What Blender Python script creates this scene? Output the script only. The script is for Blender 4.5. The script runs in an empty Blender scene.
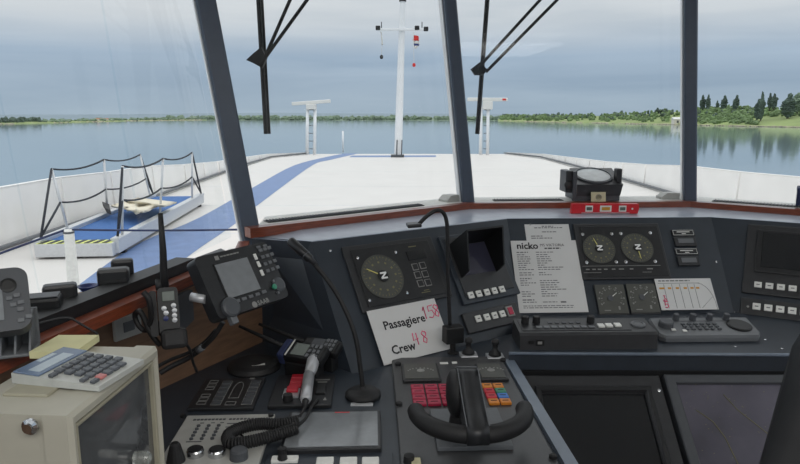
import bpy, bmesh, math, random
from mathutils import Vector, Matrix, noise
random.seed(7)
R = math.radians
C = bpy.context.scene.collection
# ------------------------------------------------------------------ camera
F = 640.0; PITCH = R(10.1); cP, sP = math.cos(PITCH), math.sin(PITCH); CZ = 1.6
cam = bpy.data.cameras.new('camera'); cam.sensor_width = 36; cam.lens = 36*F/800; cam.clip_end = 60000; cam.clip_start = .02
camo = bpy.data.objects.new('camera', cam); C.objects.link(camo)
camo.location = (0, 0, CZ); camo.rotation_euler = (R(90)-PITCH, 0, 0)
bpy.context.scene.camera = camo
EYE = Vector((0, 0, CZ))
def ray(px, py):
    u = (px-400)/F; v = (py-232)/F
    return Vector((u, cP-v*sP, -(v*cP+sP)))
def atz(px, py, z):
    d = ray(px, py); return EYE + d*((z-CZ)/d.z)
def aty(px, py, y):
    d = ray(px, py); return EYE + d*(y/d.y)

# ------------------------------------------------------------------ materials
def lin(c):
    c /= 255.0
    return c/12.92 if c <= .04045 else ((c+.055)/1.055)**2.4
MATS = {}
def mat(name, rgb, rough=.5, metal=0, var=.08, scale=40, bump=0, emit=0, spec=.5, coat=0, stretch=None):
    m = bpy.data.materials.new(name); m.use_nodes = True
    nt = m.node_tree; b = nt.nodes['Principled BSDF']
    col = tuple(lin(x) for x in rgb)
    tc = nt.nodes.new('ShaderNodeTexCoord'); nz = nt.nodes.new('ShaderNodeTexNoise')
    nz.inputs['Scale'].default_value = scale; nz.inputs['Detail'].default_value = 4
    if stretch:
        mp = nt.nodes.new('ShaderNodeMapping'); mp.inputs['Scale'].default_value = stretch
        nt.links.new(tc.outputs['Object'], mp.inputs['Vector']); nt.links.new(mp.outputs['Vector'], nz.inputs['Vector'])
    else:
        nt.links.new(tc.outputs['Object'], nz.inputs['Vector'])
    rp = nt.nodes.new('ShaderNodeValToRGB')
    rp.color_ramp.elements[0].position = .3; rp.color_ramp.elements[1].position = .7
    rp.color_ramp.elements[0].color = tuple(max(0, x*(1-var)) for x in col)+(1,)
    rp.color_ramp.elements[1].color = tuple(min(1, x*(1+var)) for x in col)+(1,)
    nt.links.new(nz.outputs['Fac'], rp.inputs['Fac']); nt.links.new(rp.outputs['Color'], b.inputs['Base Color'])
    b.inputs['Roughness'].default_value = rough; b.inputs['Metallic'].default_value = metal
    b.inputs['Specular IOR Level'].default_value = spec; b.inputs['Coat Weight'].default_value = coat
    if bump:
        bp = nt.nodes.new('ShaderNodeBump'); bp.inputs['Strength'].default_value = bump; bp.inputs['Distance'].default_value = .002
        nt.links.new(nz.outputs['Fac'], bp.inputs['Height']); nt.links.new(bp.outputs['Normal'], b.inputs['Normal'])
    if emit:
        nt.links.new(rp.outputs['Color'], b.inputs['Emission Color']); b.inputs['Emission Strength'].default_value = emit
    MATS[name] = m; return m
M = MATS
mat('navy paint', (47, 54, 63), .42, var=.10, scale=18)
mat('navy edge', (108, 119, 134), .3, var=.08, scale=25)
mat('frame paint', (70, 80, 96), .4, var=.05)
mat('black panel', (48, 49, 52), .45, var=.10, scale=60)
mat('black plastic', (36, 37, 40), .4, var=.12, scale=80)
mat('deep black', (20, 21, 23), .5)
mat('pedestal black', (66, 67, 69), .38, var=.08, scale=60)  # panel black lightened, its reflection put into the colour
mat('rubber black', (30, 30, 32), .6, var=.15, bump=.1, scale=200)
mat('dark grey', (74, 77, 82), .5, var=.06)
mat('mid grey', (102, 105, 109), .5, var=.06)
mat('dial face', (80, 81, 77), .5)
mat('dial mark', (128, 124, 88), .6)
mat('needle yellow', (232, 222, 130), .5)
mat('white print', (225, 225, 222), .6)
mat('emblem white', (250, 250, 250), .5)
mat('grey print', (140, 140, 138), .6)
mat('white plastic', (226, 226, 222), .4)
mat('paper', (214, 214, 214), .8, var=.03, scale=8)
mat('ink', (40, 40, 44), .8)
mat('faint ink', (110, 110, 114), .8)
mat('marker pink', (232, 92, 132), .8)
mat('orange print', (205, 150, 60), .8)
mat('chrome', (200, 202, 205), .2, metal=1)
mat('silver', (188, 190, 194), .32, metal=.35)
mat('screen dark', (30, 32, 36), .12, spec=.6)
mat('screen grey', (128, 132, 136), .16, spec=.6)
mat('screen violet', (58, 58, 74), .18, spec=.6, var=.25, scale=5)
mat('lcd', (96, 104, 98), .25)
mat('crt glass', (84, 86, 88), .08, spec=.6, coat=.4)  # base grey lightened to hold the reflection on the tube
mat('navy sky sheen', (164, 172, 186), .25, var=.06, scale=20)  # console navy on the ledge, with the sky's reflection painted in as pale colour
mat('beige', (176, 173, 160), .5, var=.05, scale=14, bump=.03)
mat('beige dark', (158, 154, 136), .55, var=.05)
mat('grey panel', (176, 176, 172), .45, var=.05, scale=30)
mat('wood', (122, 60, 38), .32, var=.3, scale=12, stretch=(2, 2, 26), coat=.3)
mat('wood wall', (124, 96, 76), .5, var=.18, scale=7, stretch=(2, 2, 14))
mat('sill', (212, 212, 208), .5, var=.06)
mat('white paint', (236, 238, 240), .4, var=.03, scale=3)
mat('bulwark paint', (244, 242, 239), .45, var=.04, scale=2)
mat('deck paint', (214, 211, 207), .5, var=.03, scale=1.2, bump=.02)
mat('deck blue', (102, 127, 170), .5, var=.10, scale=4)
mat('deck wear', (206, 212, 222), .6)
mat('carpet blue', (62, 106, 166), .8, var=.12, scale=20, bump=.2)
mat('rope navy', (38, 48, 84), .7)
mat('rope black', (44, 46, 52), .8)
mat('canvas', (224, 216, 196), .85, var=.08, scale=6)
mat('aluminium', (206, 208, 210), .4, metal=.3)
mat('hazard yellow', (214, 222, 130), .6)
mat('red plastic', (206, 32, 44), .35)
mat('red button', (196, 40, 58), .4)
mat('pink button', (178, 38, 72), .4, var=.14, scale=90)
mat('orange button', (212, 130, 44), .4)
mat('blue button', (66, 122, 200), .4)
mat('green', (60, 140, 112), .4)
mat('blue plastic', (34, 46, 100), .35)
mat('yellow paper', (214, 210, 164), .8, var=.03)
mat('card', (206, 200, 166), .8)
mat('calc blue', (104, 122, 148), .35)
mat('calc lcd', (172, 186, 196), .3)
mat('calc key', (84, 88, 94), .45)
mat('calc pink', (190, 120, 118), .45)
mat('leather', (25, 25, 27), .55, var=.2, scale=30, bump=.25)
mat('wall light', (206, 206, 202), .7)
mat('floor', (96, 92, 88), .7, var=.15, scale=30)
mat('flag red', (214, 52, 48), .7)
mat('flag blue', (60, 74, 130), .7)
mat('mirror glass', (184, 188, 190), .2)
mat('clear plastic', (206, 210, 206), .08, spec=.7); MATS['clear plastic'].node_tree.nodes['Principled BSDF'].inputs['Transmission Weight'].default_value = .8
mat('calc body', (186, 188, 184), .45)
mat('leaf dark', (82, 98, 86), .9, var=.35, scale=.15)
mat('leaf mid', (104, 126, 82), .9, var=.4, scale=.12)
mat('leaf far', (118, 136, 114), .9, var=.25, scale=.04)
mat('grass', (132, 148, 92), .9, var=.2, scale=.03)
mat('shore stone', (176, 168, 146), .9, var=.25, scale=.2)
mat('hill far', (126, 142, 152), 1, var=.06, scale=.002)  # bluish grey, distance haze mixed into the colour
mat('bark', (90, 78, 64), .9)
mat('roof tile', (176, 128, 108), .9)
mat('house wall', (226, 218, 206), .8)
mat('fill glow', (255, 250, 240), .5, emit=1.2)  # glow of the added overhead fill panels

def glass_mat(name, tint=(.97, .985, .99)):
    m = bpy.data.materials.new(name); m.use_nodes = True; nt = m.node_tree; nt.nodes.clear()
    out = nt.nodes.new('ShaderNodeOutputMaterial'); mx = nt.nodes.new('ShaderNodeMixShader')
    tr = nt.nodes.new('ShaderNodeBsdfTransparent'); gl = nt.nodes.new('ShaderNodeBsdfGlossy'); fr = nt.nodes.new('ShaderNodeLayerWeight'); pw = nt.nodes.new('ShaderNodeMath'); ad = nt.nodes.new('ShaderNodeMath'); pw.operation = 'POWER'; pw.inputs[1].default_value = 5; ad.operation = 'MULTIPLY_ADD'; ad.inputs[1].default_value = .35; ad.inputs[2].default_value = .012
    tr.inputs['Color'].default_value = tint+(1,); gl.inputs['Roughness'].default_value = .02; fr.inputs['Blend'].default_value = .5
    nt.links.new(fr.outputs['Facing'], pw.inputs[0]); nt.links.new(pw.outputs[0], ad.inputs[0]); nt.links.new(ad.outputs[0], mx.inputs[0]); nt.links.new(tr.outputs[0], mx.inputs[1]); nt.links.new(gl.outputs[0], mx.inputs[2])
    nt.links.new(mx.outputs[0], out.inputs[0]); MATS[name] = m
glass_mat('window glass')

def water_mat():
    m = bpy.data.materials.new('lake water'); m.use_nodes = True; nt = m.node_tree; b = nt.nodes['Principled BSDF']
    b.inputs['Base Color'].default_value = (lin(128), lin(148), lin(156), 1); b.inputs['Roughness'].default_value = .06; b.inputs['IOR'].default_value = 1.33
    tc = nt.nodes.new('ShaderNodeTexCoord'); mp = nt.nodes.new('ShaderNodeMapping'); mp.inputs['Scale'].default_value = (.5, .22, 1)
    nz = nt.nodes.new('ShaderNodeTexNoise'); nz.inputs['Scale'].default_value = 1.0; nz.inputs['Detail'].default_value = 3
    bp = nt.nodes.new('ShaderNodeBump'); bp.inputs['Strength'].default_value = .05; bp.inputs['Distance'].default_value = .3
    nt.links.new(tc.outputs['Object'], mp.inputs['Vector']); nt.links.new(mp.outputs['Vector'], nz.inputs['Vector'])
    nt.links.new(nz.outputs['Fac'], bp.inputs['Height']); nt.links.new(bp.outputs['Normal'], b.inputs['Normal'])
    MATS['water'] = m
water_mat()

# ------------------------------------------------------------------ mesh builder
class Frame:
    """a plane with origin o and axes u (across), v (up the slope), n (out of it)"""
    def __init__(s, o, u, v, n=None):
        s.o = Vector(o); s.u = Vector(u).normalized(); v = Vector(v)
        s.n = s.u.cross(v).normalized() if n is None else Vector(n); s.v = s.n.cross(s.u).normalized()
    def p(s, a, b, c=0): return s.o + s.u*a + s.v*b + s.n*c
    def q(s, px, py, n=0):
        d = ray(px, py); o = s.o + s.n*n; t = (o-EYE).dot(s.n)/d.dot(s.n); X = EYE+d*t-s.o
        return X.dot(s.u), X.dot(s.v)
    def rect(s, tl, tr, br, bl, n=0):
        a, b, c, d = [s.q(*k, n) for k in (tl, tr, br, bl)]
        return ((a[0]+d[0])/2, (b[0]+c[0])/2, (c[1]+d[1])/2, (a[1]+b[1])/2)
    def rc(s, x0, y0, x1, y1, n=0): return s.rect((x0, y0), (x1, y0), (x1, y1), (x0, y1), n)
    def sub(s, a, b, c=0): return Frame(s.p(a, b, c), s.u, s.v)
    def rot(s, deg):
        t = R(deg); return Frame(s.o, s.u*math.cos(t)+s.v*math.sin(t), s.v*math.cos(t)-s.u*math.sin(t))
def slope(o, th, sl):
    t, k = R(th), R(sl)
    return Frame(o, (math.cos(t), math.sin(t), 0), (-math.sin(t)*math.cos(k), math.cos(t)*math.cos(k), math.sin(k)))
W = Frame((0, 0, 0), (1, 0, 0), (0, 1, 0))
class MB:
    def __init__(s): s.bm = bmesh.new()
    def poly(s, pts, smooth=False):
        f = s.bm.faces.new([s.bm.verts.new(p) for p in pts]); f.smooth = smooth; return s
    def box(s, fr, u0, u1, v0, v1, n0, n1, bev=0):
        if u1 < u0: u0, u1 = u1, u0
        if v1 < v0: v0, v1 = v1, v0
        if n1 < n0: n0, n1 = n1, n0
        mtx = Matrix((fr.u, fr.v, fr.n)).transposed().to_4x4(); mtx.translation = fr.p((u0+u1)/2, (v0+v1)/2, (n0+n1)/2)
        r = bmesh.ops.create_cube(s.bm, size=1, matrix=mtx @ Matrix.Diagonal((u1-u0, v1-v0, n1-n0, 1)))
        if bev:
            bev = min(bev, .45*min(u1-u0, v1-v0, n1-n0))
            es = list({e for v in r['verts'] for e in v.link_edges})
            bmesh.ops.bevel(s.bm, geom=es, offset=bev, segments=2, profile=.5, affect='EDGES')
        return s
    def prism(s, fr, pts, n0, n1, smooth=False):
        a = [s.bm.verts.new(fr.p(x, y, n0)) for x, y in pts]; b = [s.bm.verts.new(fr.p(x, y, n1)) for x, y in pts]
        s.bm.faces.new(list(reversed(a))); s.bm.faces.new(b); k = len(pts)
        for i in range(k):
            f = s.bm.faces.new((a[i], a[(i+1) % k], b[(i+1) % k], b[i])); f.smooth = smooth
        return s
    def rprism(s, fr, u0, u1, v0, v1, n0, n1, r, seg=5):
        if u1 < u0: u0, u1 = u1, u0
        if v1 < v0: v0, v1 = v1, v0
        pts = []
        for cx, cy, a in ((u1-r, v1-r, 0), (u0+r, v1-r, 90), (u0+r, v0+r, 180), (u1-r, v0+r, 270)):
            for i in range(seg+1):
                t = R(a+90*i/seg); pts.append((cx+r*math.cos(t), cy+r*math.sin(t)))
        return s.prism(fr, pts, n0, n1)
    def lathe(s, fr, prof, seg=24):
        """prof: (radius, n) pairs from bottom to top about fr.n"""
        rings = []
        for r, n in prof:
            rings.append([s.bm.verts.new(fr.p(r*math.cos(2*math.pi*i/seg), r*math.sin(2*math.pi*i/seg), n)) for i in range(seg)] if r > 1e-6 else [s.bm.verts.new(fr.p(0, 0, n))])
        for a, b in zip(rings, rings[1:]):
            for i in range(seg):
                j = (i+1) % seg
                if len(a) == 1 and len(b) == 1: continue
                if len(a) == 1: f = s.bm.faces.new((a[0], b[j], b[i])) if False else s.bm.faces.new((a[0], b[i], b[j]))
                elif len(b) == 1: f = s.bm.faces.new((a[i], a[j], b[0]))
                else: f = s.bm.faces.new((a[i], a[j], b[j], b[i]))
                f.smooth = len(prof) > 5
        if len(rings[0]) > 1: s.bm.faces.new(list(reversed(rings[0])))
        if len(rings[-1]) > 1: s.bm.faces.new(rings[-1])
        return s
    def cyl(s, fr, r, n0, n1, seg=20): return s.lathe(fr, [(r, n0), (r, n1)], seg)
    def tube(s, pts, r, seg=8, rs=None):
        pts = [Vector(p) for p in pts]; k = len(pts); prev = None; rings = []
        for i, p in enumerate(pts):
            t = (pts[min(i+1, k-1)]-pts[max(i-1, 0)]).normalized()
            if prev is None:
                prev = t.cross(Vector((0, 0, 1)));
                if prev.length < .05: prev = t.cross(Vector((1, 0, 0)))
            prev = (prev - t*prev.dot(t)).normalized(); b = t.cross(prev); rr = rs[i] if rs else r
            rings.append([s.bm.verts.new(p+prev*rr*math.cos(2*math.pi*j/seg)+b*rr*math.sin(2*math.pi*j/seg)) for j in range(seg)])
        for a, b in zip(rings, rings[1:]):
            for j in range(seg):
                f = s.bm.faces.new((a[j], a[(j+1) % seg], b[(j+1) % seg], b[j])); f.smooth = True
        s.bm.faces.new(list(reversed(rings[0]))); s.bm.faces.new(rings[-1]); return s
    def loft(s, rings, closed=False, smooth=False, cap=False):
        vs = [[s.bm.verts.new(p) for p in r] for r in rings]
        for a, b in zip(vs, vs[1:]):
            k = len(a)
            for j in range(k if closed else k-1):
                f = s.bm.faces.new((a[j], a[(j+1) % k], b[(j+1) % k], b[j])); f.smooth = smooth
        if cap: s.bm.faces.new(list(reversed(vs[0]))); s.bm.faces.new(vs[-1])
        return s
    def blob(s, c, rx, ry, rz, sub=2, amp=.25, fs=1.0, seed=0):
        r = bmesh.ops.create_icosphere(s.bm, subdivisions=sub, radius=1)
        for v in r['verts']:
            k = 1+amp*noise.noise(v.co*2.2*fs+Vector((seed*3.7, seed*1.3, 0)))*1.8
            v.co = Vector((c[0]+v.co.x*rx*k, c[1]+v.co.y*ry*k, c[2]+v.co.z*rz*k))
        for v in r['verts']:
            for f in v.link_faces: f.smooth = False
        return s
    def text(s, fr, txt, u, v, size, n=.0006, align='LEFT', bold=False):
        cu = bpy.data.curves.new('t', 'FONT'); cu.body = txt; cu.size = size; cu.align_x = align; cu.align_y = 'CENTER'; cu.resolution_u = 2
        if bold: cu.offset = size*.022
        ob = bpy.data.objects.new('t', cu); C.objects.link(ob)
        me = bpy.data.meshes.new_from_object(ob.evaluated_get(bpy.context.evaluated_depsgraph_get()))
        vs = [s.bm.verts.new(fr.p(u+w.co.x, v+w.co.y, n)) for w in me.vertices]
        for p in me.polygons:
            try: s.bm.faces.new([vs[i] for i in p.vertices])
            except ValueError: pass
        bpy.data.objects.remove(ob); bpy.data.curves.remove(cu); bpy.data.meshes.remove(me); return s
    def bar(s, fr, u0, u1, v, h, n=.0006): return s.box(fr, u0, u1, v-h/2, v+h/2, 0, n)
    def build(s, name, m, parent=None, two=None):
        bmesh.ops.recalc_face_normals(s.bm, faces=s.bm.faces)
        base = Vector((0, 0, 0)); p = parent
        while p is not None:
            base = base+p.location; p = p.parent
        if parent is None:
            xs = [v.co for v in s.bm.verts]
            lo = Vector([min(c[i] for c in xs) for i in range(3)]); hi = Vector([max(c[i] for c in xs) for i in range(3)])
            base = Vector(((lo.x+hi.x)/2, (lo.y+hi.y)/2, lo.z))
        for v in s.bm.verts: v.co -= base
        me = bpy.data.meshes.new(name); s.bm.to_mesh(me); s.bm.free(); me.materials.append(M[m] if isinstance(m, str) else m)
        o = bpy.data.objects.new(name, me); C.objects.link(o)
        if parent is None: o.location = base
        else: o.parent = parent
        return o
def tag(o, label, cat, group=None, kind=None):
    o['label'] = label; o['category'] = cat
    if group: o['group'] = group
    if kind: o['kind'] = kind
    return o
def thing(name, label, cat, loc, group=None):
    o = bpy.data.objects.new(name, None); o.empty_display_size = .05; C.objects.link(o); o.location = loc
    return tag(o, label, cat, group)
def struct(o, label=None):
    o['kind'] = 'structure'
    if label: o['label'] = label
    return o
def curve(pts, k=8):
    pts = [Vector(p) for p in pts]; out = []
    for i in range(len(pts)-1):
        p0, p1, p2, p3 = pts[max(i-1, 0)], pts[i], pts[i+1], pts[min(i+2, len(pts)-1)]
        for j in range(k):
            t = j/k
            out.append(.5*((2*p1)+(p2-p0)*t+(2*p0-5*p1+4*p2-p3)*t*t+(3*p1-p0-3*p2+p3)*t**3))
    return out+[pts[-1]]
def sag(a, b, d, k=8):
    a, b = Vector(a), Vector(b); return [a.lerp(b, i/k)-Vector((0, 0, d*4*(i/k)*(1-i/k))) for i in range(k+1)]
def coil(path, r, turns, per=9):
    pts = [Vector(p) for p in path]; L = [0]
    for a, b in zip(pts, pts[1:]): L.append(L[-1]+(b-a).length)
    out = []; N = int(turns*per); prev = Vector((0, 0, 1))
    for i in range(N+1):
        s = L[-1]*i/N; k = 0
        while k < len(L)-2 and L[k+1] < s: k += 1
        f = (s-L[k])/max(1e-9, L[k+1]-L[k]); p = pts[k].lerp(pts[k+1], f)
        t = (pts[min(k+1, len(pts)-1)]-pts[k]).normalized(); prev = (prev-t*prev.dot(t)).normalized(); b = t.cross(prev)
        a = 2*math.pi*i/per; out.append(p+prev*r*math.cos(a)+b*r*math.sin(a))
    return out
def off(poly, d):
    """offset an xy polyline to its left side by d"""
    res = []
    for i, p in enumerate(poly):
        ns = []
        for a, b in ((i-1, i), (i, i+1)):
            if a >= 0 and b < len(poly):
                t = Vector(poly[b])-Vector(poly[a]); t.normalize(); ns.append(Vector((-t.y, t.x)))
        n = ns[0] if len(ns) == 1 else (ns[0]+ns[1]).normalized()
        k = d/max(.3, n.dot(ns[0])); res.append((p[0]+n.x*k, p[1]+n.y*k))
    return res
def band(mb, lo, hi, z0, z1):
    """solid strip between two xy polylines, from z0 to z1"""
    for i in range(len(lo)-1):
        q = [lo[i], lo[i+1], hi[i+1], hi[i]]
        mb.prism(W, q, z0, z1)
    return mb

# ------------------------------------------------------------------ world
def world():
    w = bpy.data.worlds.new('overcast'); bpy.context.scene.world = w; w.use_nodes = True; nt = w.node_tree
    bg = nt.nodes['Background']; tc = nt.nodes.new('ShaderNodeTexCoord'); sx = nt.nodes.new('ShaderNodeSeparateXYZ')
    nt.links.new(tc.outputs['Generated'], sx.inputs[0])
    rp = nt.nodes.new('ShaderNodeValToRGB'); cr = rp.color_ramp
    stops = [(0, (160, 176, 190)), (.05, (156, 173, 190)), (.09, (163, 180, 198)), (.142, (205, 210, 215)), (.35, (218, 221, 224)), (1, (244, 244, 244))]
    while len(cr.elements) < len(stops): cr.elements.new(.5)
    for e, (p, c) in zip(cr.elements, stops): e.position = p; e.color = tuple(lin(x) for x in c)+(1,)
    nt.links.new(sx.outputs['Z'], rp.inputs['Fac'])
    mp = nt.nodes.new('ShaderNodeMapping'); mp.inputs['Scale'].default_value = (1.6, 1.6, 17); mp.inputs['Location'].default_value = (3.1, 1.7, .4)
    nt.links.new(tc.outputs['Generated'], mp.inputs['Vector'])
    nz = nt.nodes.new('ShaderNodeTexNoise'); nz.inputs['Scale'].default_value = 1.5; nz.inputs['Detail'].default_value = 6; nz.inputs['Roughness'].default_value = .55; nz.inputs['Distortion'].default_value = .4
    nt.links.new(mp.outputs['Vector'], nz.inputs['Vector'])
    cl = nt.nodes.new('ShaderNodeValToRGB'); cl.color_ramp.elements[0].position = .34; cl.color_ramp.elements[1].position = .7
    cl.color_ramp.elements[0].color = (.94, .96, .98, 1); cl.color_ramp.elements[1].color = (1.18, 1.15, 1.12, 1)
    nt.links.new(nz.outputs['Fac'], cl.inputs['Fac'])
    mu = nt.nodes.new('ShaderNodeMix'); mu.data_type = 'RGBA'; mu.blend_type = 'MULTIPLY'; mu.inputs[0].default_value = 1
    nt.links.new(rp.outputs['Color'], mu.inputs[6]); nt.links.new(cl.outputs['Color'], mu.inputs[7])
    # an overcast sky is brighter overhead
    pw = nt.nodes.new('ShaderNodeMapRange'); pw.inputs['From Min'].default_value = .2; pw.inputs['From Max'].default_value = 1
    pw.inputs['To Min'].default_value = 1; pw.inputs['To Max'].default_value = SKY_TOP
    nt.links.new(sx.outputs['Z'], pw.inputs['Value'])
    nt.links.new(mu.outputs[2], bg.inputs['Color']); nt.links.new(pw.outputs['Result'], bg.inputs['Strength'])
SKY_TOP = 1.8; FILL_POWER = 12
world()
sc = bpy.context.scene
sc.view_settings.view_transform = 'Standard'; sc.view_settings.look = 'None'; sc.view_settings.exposure = 0; sc.view_settings.gamma = 1
sc.view_settings.use_curve_mapping = False
sc.cycles.use_denoising = True; sc.cycles.max_bounces = 8; sc.cycles.transparent_max_bounces = 12; sc.cycles.sample_clamp_indirect = 6

# ================================================================== the wheelhouse shell
DESK, SHELF, PED, LEDGE, TRIM, LSILL = .94, .975, .95, 1.255, 1.287, 1.25
LOUT = 1.266      # the ledge rises a little towards the sill
S1, S2, S3, S4 = (-.434, 1.82), (.262, 2.37), (1.105, 2.42), (1.62, 2.03)
S5, S6 = (1.95, 1.2), (1.95, -1.3)
T0, T1, T2 = (-.411, 1.66), (-.563, 1.018), (-.735, .25)      # inner edge of the port sill
front = [S1, S2, S3, S4]
fo = off(front, .03); f_out = off(front, .16); f_gl = off(front, .13)
# port side: glass stands further out than the trim
g_a, g_b = atz(43, 306, 1.242), atz(149, 275, 1.242)
GL = [(-1.02, -1.3), (-.87, .25), (g_a.x, g_a.y), (g_b.x, g_b.y), f_gl[0]]
def cut(p, k):
    d = Vector(p[1])-Vector(p[0]); d.normalize(); return [(p[0][0]+d.x*k, p[0][1]+d.y*k)]+list(p[1:])
ZS0, ZS1 = 1.2855, 1.289
mb = MB(); mb.loft([[Vector((a[0], a[1], 1.2)), Vector((a[0], a[1], ZS0)), Vector((b[0], b[1], ZS1)), Vector((b[0], b[1], 1.2))] for a, b in zip(cut(off(front, .03), .04), cut(f_out, .13))], closed=True, cap=True)
struct(mb.build('trim_front_sill', 'sill'))
def zsill(d): return ZS0+(ZS1-ZS0)*(d-.03)/.13
# brown wooden nosing along the sill
struct(band(MB(), off(front, -.004), off(front, .034), 1.258, TRIM).build('trim_front', 'wood'))
pt = [T2, T1, T0, (S1[0]-.003, S1[1])]
struct(band(MB(), off(pt, -.001), off(pt, .03), LSILL-.022, LSILL).build('trim_port', 'wood'))
pt4 = [(-.75, -1.3), T2, T1, (-.447, 1.46), T0]
struct(band(MB(), off(pt4, .03), [GL[0], GL[1], GL[2], GL[3], (-.50, 1.75)], LSILL-.035, LSILL-.008).build('trim_port_sill', 'black panel'))
# lower walls
wl = [(-1.05, -1.3), (-1.0, .5), (-.80, 1.10), (-.587, 1.50), (-.405, 1.86)]
struct(band(MB(), wl, off(wl, .05), 0, LSILL-.03).build('wall_port', 'wood wall'))
struct(band(MB(), off(front, .10), f_out, 0, 1.2).build('wall_front', 'wall light'))
rw = [S4, S5, S6]
struct(band(MB(), rw, off(rw, .08), 0, 1.0).build('wall_starboard', 'wood wall'))
bw = [(1.95, -1.3), (-1.22, -1.3)]
struct(band(MB(), bw, off(bw, -.08) if False else [(1.95, -1.38), (-1.22, -1.38)], 0, .9).build('wall_back', 'wood wall'))
struct(MB().prism(W, [(-1.3, -1.4), (2.05, -1.4), (2.05, 1.4), (1.75, 2.2), (1.15, 2.6), (.2, 2.55), (-.55, 1.98), (-1.0, 1.1), (-1.3, .3)], -.1, 0).build('floor', 'floor'))
struct(MB().prism(W, [(-1.45, -1.5), (2.2, -1.5), (2.2, 1.4), (1.85, 2.35), (1.15, 2.75), (.15, 2.7), (-.7, 2.1), (-1.2, 1.2), (-1.45, .3)], 2.3, 2.38).build('ceiling', 'wall light'))
# glazing; every corner post leans the way the photograph shows it
ZT = 2.3
def post_top(bx, by, px, py, y):
    b = Vector((bx, by, LEDGE)); t = aty(px, py, y); k = (ZT-b.z)/(t.z-b.z); return b, b.lerp(t, k)
def pillar(name, b, t, w, d, yaw, m='frame paint'):
    ux = Vector((math.cos(R(yaw)), math.sin(R(yaw)), 0)); uy = Vector((-ux.y, ux.x, 0)); mb = MB(); rings = []
    e = .006
    prof = [(-w/2+e, 0), (w/2-e, 0), (w/2, e), (w/2, d), (-w/2, d), (-w/2, e)]
    for c in (b, t): rings.append([c+ux*x+uy*y for x, y in prof])
    mb.loft(rings, closed=True, cap=True); o = mb.build(name, m); struct(o)
    # pale rubber sealing strip along the outer edge
    s = MB(); rings = []
    for c in (b, t): rings.append([c+ux*x+uy*y for x, y in ((-w/2-.004, d*.4), (-w/2-.0005, d*.4), (-w/2-.0005, d*.9), (-w/2-.004, d*.9))])
    s.loft(rings, closed=True, cap=True).build('seal', 'white paint', o)
b1, t1 = post_top(-.438, 1.86, 206, 0, 1.86); b2, t2 = post_top(.266, 2.40, 451, 0, 2.40); b3, t3 = post_top(1.118, 2.44, 691.5, 0, 2.44)
pillar('trim_1', b1+(b1-t1)*.16, t1, .056, .06, 22); pillar('trim_2', b2, t2, .046, .07, 14); pillar('trim_3', b3, t3, .046, .07, -14)
b4 = Vector((1.66, 2.06, LEDGE)); pillar('trim_4', b4, b4+Vector((.02, .03, ZT-LEDGE)), .05, .07, -50)
def pane(name, a, b, at, bt, z0, th=.006):
    a = Vector((a[0], a[1], z0)); b = Vector((b[0], b[1], z0)); n = (b-a).cross(Vector((0, 0, 1))).normalized()*th
    mb = MB(); mb.loft([[a, a-n, b-n, b], [at, at-n, bt-n, bt]], closed=True, cap=True)
    o = mb.build(name, 'window glass'); struct(o); return o
sh = Vector((0, 0, 0))
def topv(b, t, p): return Vector((p[0], p[1], ZT))+Vector((t.x-b.x, t.y-b.y, 0))
g1t, g2t, g3t = topv(b1, t1, f_gl[0]), topv(b2, t2, f_gl[1]), topv(b3, t3, f_gl[2])
g4t = Vector((f_gl[3][0], f_gl[3][1], ZT))
pane('window_1', f_gl[0], f_gl[1], g1t, g2t, 1.29); pane('window_2', f_gl[1], f_gl[2], g2t, g3t, 1.29); pane('window_3', f_gl[2], f_gl[3], g3t, g4t, 1.29)
gp = [Vector((x-.1, y, ZT)) for x, y in GL[:4]]+[g1t]
for i in range(4): pane('window_%d' % (4+i), GL[i], GL[i+1], gp[i], gp[i+1], LSILL-.008)
for i, (a, b) in enumerate(((S4, S5), (S5, S6))): pane('window_%d' % (8+i), a, b, Vector((a[0], a[1], ZT)), Vector((b[0], b[1], ZT)), 1.0)
pane('window_10', (1.95, -1.34), (-1.12, -1.34), Vector((1.95, -1.34, ZT)), Vector((-1.12, -1.34, ZT)), .9)
# added overhead fill panels that brighten the interior
for i, (x, y) in enumerate(((.1, -.55), (1.1, -.45))):
    t = thing('fill_panel', ('added square white fill panel above the port side of the wheelhouse', 'added square white fill panel above the helm chair')[i], 'lamp', (x, y, 2.3))
    fr = Frame((x, y, 2.3), (1, 0, 0), (0, -1, 0))
    MB().box(fr, -.5, .5, -.5, .5, 0, .03, .004).build('housing', 'white plastic', t)
    MB().box(fr, -.48, .48, -.48, .48, .03, .034).build('diffuser', 'fill glow', t)
    L = bpy.data.lights.new('fill_light', 'AREA'); L.shape = 'SQUARE'; L.size = .95; L.energy = FILL_POWER; L.color = (1, .97, .93)
    lo = bpy.data.objects.new('fill_light', L); C.objects.link(lo); lo.location = (x, y, 2.2)

# ================================================================== helm console
P1, P2, P3, P4 = (-.44, 1.86), (-.252, 1.782), (.372, 2.2), (1.10, 2.235)
P5 = (P4[0]+.62*math.cos(R(29)), P4[1]-.62*math.sin(R(29)))
FL = slope((-.252, 1.782, LEDGE), 34, 55); FF = slope((.372, 2.2, LEDGE), 2.75, 52); FR = slope((1.10, 2.235, LEDGE), -29, 55)
def ring_frame(mb, fr, o, i, n0, n1, ch):
    def rc(b, n, e=0): return [fr.p(x, y, n) for x, y in ((b[0]+e, b[2]+e), (b[1]-e, b[2]+e), (b[1]-e, b[3]-e), (b[0]+e, b[3]-e))]
    rs = [rc(o, n0), rc(o, n1-ch), rc(o, n1, ch), rc(i, n1, -ch), rc(i, n1-ch), rc(i, n0)]
    loops = [[r[k] for r in rs] for k in range(4)]
    mb.loft(loops+[loops[0]], closed=True); return mb
def on(fr, z, k):     # point of the plane at height z, k along u
    b = (z-fr.o.z)/fr.v.z; return fr.p(k, b)
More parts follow.
